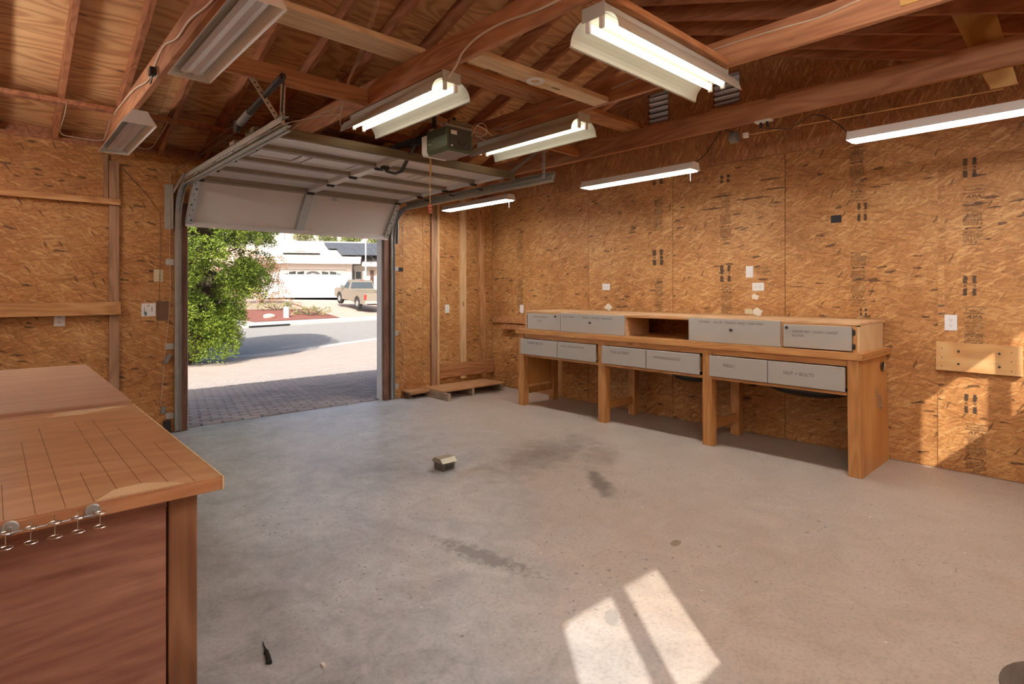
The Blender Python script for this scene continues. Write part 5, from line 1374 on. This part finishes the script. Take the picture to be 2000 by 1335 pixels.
for k in range(14):
    z = .4+.35*k; th = k*2.4; R = rad(z)*.6
    MB().tube([(TX, TY, z-.25), (TX+math.cos(th)*R*.5, TY+math.sin(th)*R*.5, z), (TX+math.cos(th)*R, TY+math.sin(th)*R, z+.25)], [.05, .03, .012], 6).build('branch', M_BARK, tree)

# brown shrub, low plants, rock, pedestal
def shrub(x, y, r_, h, m_, lab, seed, cat='shrub', name='shrub', n=26, leaf=.07, den=900):
    rnd = random.Random(seed); z0 = fz(x, y)
    e = empty(name, (x, y, z0), lab, cat)
    cl = [(x+rnd.uniform(-1, 1)*r_*.75, y+rnd.uniform(-1, 1)*r_*.6, z0+rnd.uniform(.1, .9)*h, min(r_, h)*rnd.uniform(.22, .4)) for _ in range(n)]
    foliage(cl, den, leaf, m_, 'foliage', e, seed)
    for k in range(6):
        a = k*1.05
        MB().tube([(x, y, z0-.02), (x+math.cos(a)*r_*.35, y+math.sin(a)*r_*.3, z0+h*.45), (x+math.cos(a)*r_*.6, y+math.sin(a)*r_*.5, z0+h*.85)], [.03, .02, .008], 5).build('stem', M_BARK, e)
shrub(12.6, 37.0, 1.75, 2.9, M_LEAF3, 'tall dry brown shrub left of the white far garage door', 21)
shrub(8.6, 35.2, 1.3, 2.2, M_LEAF3, 'dry brown shrub partly behind the juniper tree', 22)
shrub(12.3, 33.6, 1.7, .45, M_LEAF4, 'spreading low green plant in front of the brown shrub', 23, 'plant', 'ground_plant', 30, .06, 1500)
shrub(13.2, 31.0, 1.5, .45, M_LEAF4, 'low green plant in the red mulch beside the pedestal', 24, 'plant', 'ground_plant', 30, .06, 1500)
tag(MB().blob((10.55, 29.95, fz(10.55, 29.95)+.08), (.30, .20, .15), 4, 14, .12).build('garden_rock', M_ROCK), 'pale flat rock lying in the red mulch', 'rock')
pd = empty('utility_pedestal', (11.45, 30.0, fz(11.45, 30)), 'pale green utility pedestal standing in the red mulch', 'pedestal')
z0 = fz(11.45, 30.0)-.02
MB().lathe([(.14, 0), (.14, .50), (.15, .50), (.15, .56), (.11, .60), (0, .61)], 18, (11.45, 30.0, z0)).build('post', M_STUCCO, pd)
MB().lathe([(.18, 0), (.18, .04), (.14, .05)], 18, (11.45, 30.0, z0)).build('base', M_KERB, pd)

# house across the street, built in local axes then turned
H = empty('house', (0, 0, 0), 'white single storey house with wide garage door and solar panels', 'house')
def hb(mb, name, m_, par=None): return mb.build(name, m_, par or H)
hb(MB().box(-1.3, -.05, 0, 9, 0, 2.75).box(4.95, 5.35, 0, 9, 0, 2.75).box(-.05, 4.95, 0, 9, 2.17, 2.75).box(-.05, 4.95, .6, 9, 0, 2.17), 'garage_wall', M_STUCCO)
gd = hb(MB().box(-.03, 4.93, .20, .24, .0, 2.15), 'far_garage_door', M_FARDOOR)
for k in range(4):
    for j in range(4):
        hb(MB().box(.10+1.22*j, 1.16+1.22*j, .185, .199, .06+.53*k, .50+.53*k), 'door_panel', M_FARDOOR, gd) if k < 3 else None
def fan(cx, w0, k):
    pts = {0: [(-.5, 0), (.5, 0), (.5, .32)], 1: [(-.5, 0), (.5, 0), (.5, 1), (-.5, .72)], 2: [(-.5, 0), (.5, 0), (.5, .72), (-.5, 1)], 3: [(-.5, 0), (.5, 0), (-.5, .32)]}[k]
    return [(cx+p[0]*w0, 1.80+p[1]*.24) for p in pts]
for cx, k in ((.42, 0), (.95, 1), (1.55, 1), (3.35, 2), (3.95, 2), (4.48, 3)):
    hb(MB().prism(fan(cx, .48, k), 'y', .175, .184), 'door_pane', M_GLASSD, gd)
for j in range(8):
    a0, a1 = PI*(j+.14)/8, PI*(j+.86)/8
    c = (2.45, 1.80)
    hb(MB().prism([(c[0]+.52*math.cos(a)*r_, c[1]+.25*math.sin(a)*r_) for a, r_ in ((a0, .38), (a0, 1), (a1, 1), (a1, .38))], 'y', .175, .184), 'door_pane', M_GLASSD, gd)
hb(MB().box(5.4, 18, 1.6, 9, 0, 2.6), 'wing_wall', M_STUCCO)
hb(MB().box(7.15, 12.0, 1.5, 1.59, .1, 2.4), 'porch_wall', M_CREAMW)
fd = hb(MB().box(6.72, 7.0, 1.45, 1.59, 0, 2.2), 'front_door', M_DOORB)
wn = hb(MB().box(5.42, 6.05, 1.50, 1.59, .75, 2.15), 'window', M_FARDOOR)
hb(MB().box(5.60, 6.0, 1.46, 1.499, 1.50, 2.08), 'pane', M_GLASSD, wn); hb(MB().box(5.60, 6.0, 1.46, 1.499, .82, 1.42), 'pane', M_GLASSD, wn)
hb(MB().box(5.43, 5.54, 1.44, 1.499, .8, 2.15), 'shutter', M_GREYBOX, wn)
hb(MB().box(6.12, 6.36, .9, 1.4, 0, 2.1), 'porch_pillar', M_STUCCO); hb(MB().box(6.42, 6.68, .6, 1.0, 0, 1.6), 'porch_pillar', M_STUCCO)
# roof planes: garage block and the main ridge behind
rs = .30
hb(MB().prism([(-.75, 2.62), (-.75, 2.80), (6.2, 2.80+rs*6.95), (13.0, 2.80), (13.0, 2.62), (6.2, 2.62+rs*6.9)], 'x', -1.9, 6.05), 'roof', M_ROOFW)
hb(MB().prism([(.7, 2.50), (.7, 2.66), (6.2, 2.72+rs*6.9), (13.0, 2.66), (13.0, 2.5), (6.2, 2.60+rs*6.8)], 'x', 6.05, 20.0), 'roof', M_ROOFW)
hb(MB().box(-1.9, 6.05, -.80, -.752, 2.60, 2.80), 'fascia', M_STUCCO); hb(MB().box(6.06, 20, .65, .699, 2.48, 2.68), 'fascia', M_STUCCO)
# small roof gable vent
dg = hb(MB().prism([(.05, 3.50), (2.85, 3.50), (1.45, 4.10)], 'y', .9, 3.6), 'roof_gable', M_ROOFW)
hb(MB().prism([(.95, 3.58), (1.95, 3.58), (1.45, 3.80)], 'y', .86, .90), 'gable_vent', M_GREYBOX, dg)
# solar panels
def onroof(x, y): return Vector((x, y, 2.80+.30*(y+.75)))
for j in range(6):
    for i in range(2):
        x0 = (4.55 if i == 0 else 3.35)+1.28*j; y0 = .62+2.12*i; sk = .55
        p = [onroof(x0, y0), onroof(x0+1.25, y0), onroof(x0+1.25-sk, y0+2.08), onroof(x0-sk, y0+2.08)]
        up = Vector((0, -.045, .15))
        hb(MB().hexa([v+up for v in p], [v+up*1.3 for v in p]), 'solar_panel', M_SOLAR)
hb(MB().box(6.42, 6.50, -1.6, -1.52, 0, 5.4), 'flag_pole', M_FARDOOR)
H.location = (16.1, 43.65, .88); H.rotation_euler = (0, 0, math.radians(-30))

# fence and trees behind the house (same heading as the house)
HM = Matrix.Translation((16.1, 43.65, .88)) @ Matrix.Rotation(math.radians(-30), 4, 'Z')
fn = empty('board_fence', (0, 0, 0), 'grey board fence on the slope behind the far house', 'fence')
for k in range(30):
    x = -9+.80*k
    MB().box(x, x+.77, 18, 18.05, 4.6, 7.35+.05*(k % 3)).build('board', M_FENCE, fn)
for k in range(8):
    x = -9+3.2*k
    MB().box(x-.06, x+.06, 17.86, 17.99, 4.6, 7.7).build('post', M_STUCCO, fn)
fn.matrix_world = HM
hill = MB().prism([(14.0, -1.2), (14.0, 1.5), (17.0, 4.9), (22.0, 5.5), (40.0, 15.0), (40.0, -1.2)], 'x', -16, 26)
tag(hill.xf(HM).build('hillside', M_SAND), kind='structure')
rnd = random.Random(9)
fl = [(-.3, 1.4, 'pale leafy tree in front of the far fence', 4), (2.1, 1.1, 'yellow green bush in front of the far fence behind the white house', 2), (4.4, 1.2, 'rounded olive bush rising over the far roof beside the solar panels', 2), (6.8, 1.6, 'dense green tree beyond the solar panels', 2), (9.3, 1.7, 'rightmost green tree beyond the solar panels', 2)]
for i, (x, h, lab, mk_) in enumerate(fl):
    b_ = HM @ Vector((x, 16.0, 4.0))
    e = empty('far_tree', b_, lab, 'tree', 'trees behind the far house')
    cl = [(b_.x+rnd.uniform(-.6, .6), b_.y+rnd.uniform(-.45, .45), b_.z+.6+rnd.uniform(.2, 1.9*h), rnd.uniform(.4, .65)) for _ in range(16)]
    foliage(cl, 600, .12, M_LEAF4 if mk_ == 4 else M_LEAF2, 'foliage', e, 40+i)
    MB().tube([(b_.x, b_.y, b_.z-.4), (b_.x, b_.y, b_.z+2.2)], [.14, .06], 8).build('trunk', M_BARK, e)

# pickup truck on the far driveway, nose away from the camera
T = empty('pickup_truck', (0, 0, 0), 'tan pickup truck parked on the far driveway', 'truck')
hw = .90
def side_prism(poly, x0, x1): return MB().prism(poly, 'x', x0, x1)
bodyp = [(-1.15, .48), (-1.20, .62), (-1.20, 1.08), (1.15, 1.10), (1.15, .50)]
# lower body with wheel arches (y forward)
def arch(cy, r_, n=8): return [(cy+r_*math.cos(PI-PI*k/n), .38+r_*math.sin(PI-PI*k/n)) for k in range(n+1)]
low = [(-1.22, .45)] + arch(-.20, .46) + [(1.0, .42)] + arch(2.60, .45) + [(3.42, .45), (3.50, .62), (3.46, .92), (3.30, 1.02), (2.15, 1.12), (-1.22, 1.12)]
side_prism(low, -hw, -hw+.10).build('body_side', M_PAINT, T); side_prism(low, hw-.10, hw).build('body_side', M_PAINT, T)
MB().box(-hw+.101, hw-.101, -1.20, .98, .55, .66).build('bed_floor', M_DARK, T)
tg = MB().box(-hw+.102, hw-.102, -1.245, -1.20, .62, 1.12).build('tailgate', M_PAINT, T)
MB().box(.16, .34, -1.25, -1.246, .98, 1.04).build('tailgate_handle', M_BLACK, tg)
MB().box(-hw+.101, hw-.101, .98, 1.04, .55, 1.12).build('bed_front', M_PAINT, T)
MB().prism([(2.16, 1.0), (3.44, .92), (3.44, .5), (2.16, .5)], 'x', -hw+.101, hw-.101).build('engine_bay', M_PAINT, T)
MB().hexa([(-hw+.02, 2.10, 1.10), (hw-.02, 2.10, 1.10), (hw-.06, 3.40, .98), (-hw+.06, 3.40, .98)], [(-hw+.02, 2.10, 1.15), (hw-.02, 2.10, 1.15), (hw-.06, 3.40, 1.03), (-hw+.06, 3.40, 1.03)]).build('hood', M_PAINT, T)
cabm = MB().hexa([(-hw+.03, 1.05, 1.121), (hw-.03, 1.05, 1.121), (hw-.03, 2.16, 1.121), (-hw+.03, 2.16, 1.121)], [(-hw+.16, 1.16, 1.66), (hw-.16, 1.16, 1.66), (hw-.16, 1.72, 1.66), (-hw+.16, 1.72, 1.66)])
cb_ = cabm.build('cab', M_PAINT, T)
MB().box(-hw+.15, hw-.15, 1.15, 1.73, 1.661, 1.71).build('cab_roof', M_PAINT, cb_)
rw = MB().hexa([(-hw+.10, 1.045, 1.20), (hw-.10, 1.045, 1.20), (hw-.10, 1.06, 1.20), (-hw+.10, 1.06, 1.20)], [(-hw+.20, 1.125, 1.60), (hw-.20, 1.125, 1.60), (hw-.20, 1.15, 1.60), (-hw+.20, 1.15, 1.60)])
rw.build('rear_window', M_GLASSD, cb_)
for s in (-1, 1):
    x0 = s*(hw-.035); x1 = s*(hw-.155)
    MB().add([(x0+s*.006, 1.28, 1.17), (x0+s*.006, 2.0, 1.17), (x1+s*.006, 1.70, 1.61), (x1+s*.006, 1.28, 1.61), (x0-s*.02, 1.28, 1.17), (x0-s*.02, 2.0, 1.17), (x1-s*.02, 1.70, 1.61), (x1-s*.02, 1.28, 1.61)],
             [(0, 1, 2, 3), (7, 6, 5, 4), (0, 4, 5, 1), (1, 5, 6, 2), (2, 6, 7, 3), (3, 7, 4, 0)]).build('side_window', M_GLASSD, cb_)
    MB().box(min(s*hw, s*(hw+.20)), max(s*hw, s*(hw+.20)), 1.93, 2.03, 1.14, 1.32).build('mirror', M_GREYBOX, T)
    MB().box(min(s*(hw-.13), s*(hw+.005)), max(s*(hw-.13), s*(hw+.005)), -1.262, -1.205, .72, 1.02).build('tail_lamp', M_TAIL, T)
MB().box(-hw+.02, hw-.02, -1.38, -1.25, .47, .64).build('rear_bumper', M_ALLOY, T)
MB().box(-.15, .15, -1.385, -1.381, .50, .61).build('number_plate', M_WHITE, T)
MB().box(-.16, .16, 1.14, 1.20, 1.711, 1.73).build('brake_lamp', M_TAIL, T)
MB().box(-.5, .5, -1.1, 3.2, .36, .50).build('chassis', M_DARK, T)
for y in (-.20, 2.60):
    for s in (-1, 1):
        x = s*(hw-.11)
        wh = MB().lathe([(.20, -.11), (.34, -.115), (.375, -.09), (.375, .09), (.34, .115), (.20, .11), (.20, -.11)], 24, (x, y, .375), 'x').build('wheel', M_TYRE, T)
        MB().lathe([(0, s*.09), (.06, s*.10), (.10, s*.07), (.20, s*.085), (.21, s*.115)], 18, (x, y, .375), 'x').build('hub', M_ALLOY, wh)
v0 = Vector((17.2, 33.1, .256)); v1 = Vector((17.35, 35.98, .565))
dirv = (v1-v0).normalized()
zx = math.atan2(-dirv.x, dirv.y)
T.rotation_euler = (math.asin(dirv.z), 0, zx)
# left rear tyre contact sits at v0
Mt = T.rotation_euler.to_matrix()
T.location = v0 - Mt @ Vector((-hw+.11, -.20, 0.0))
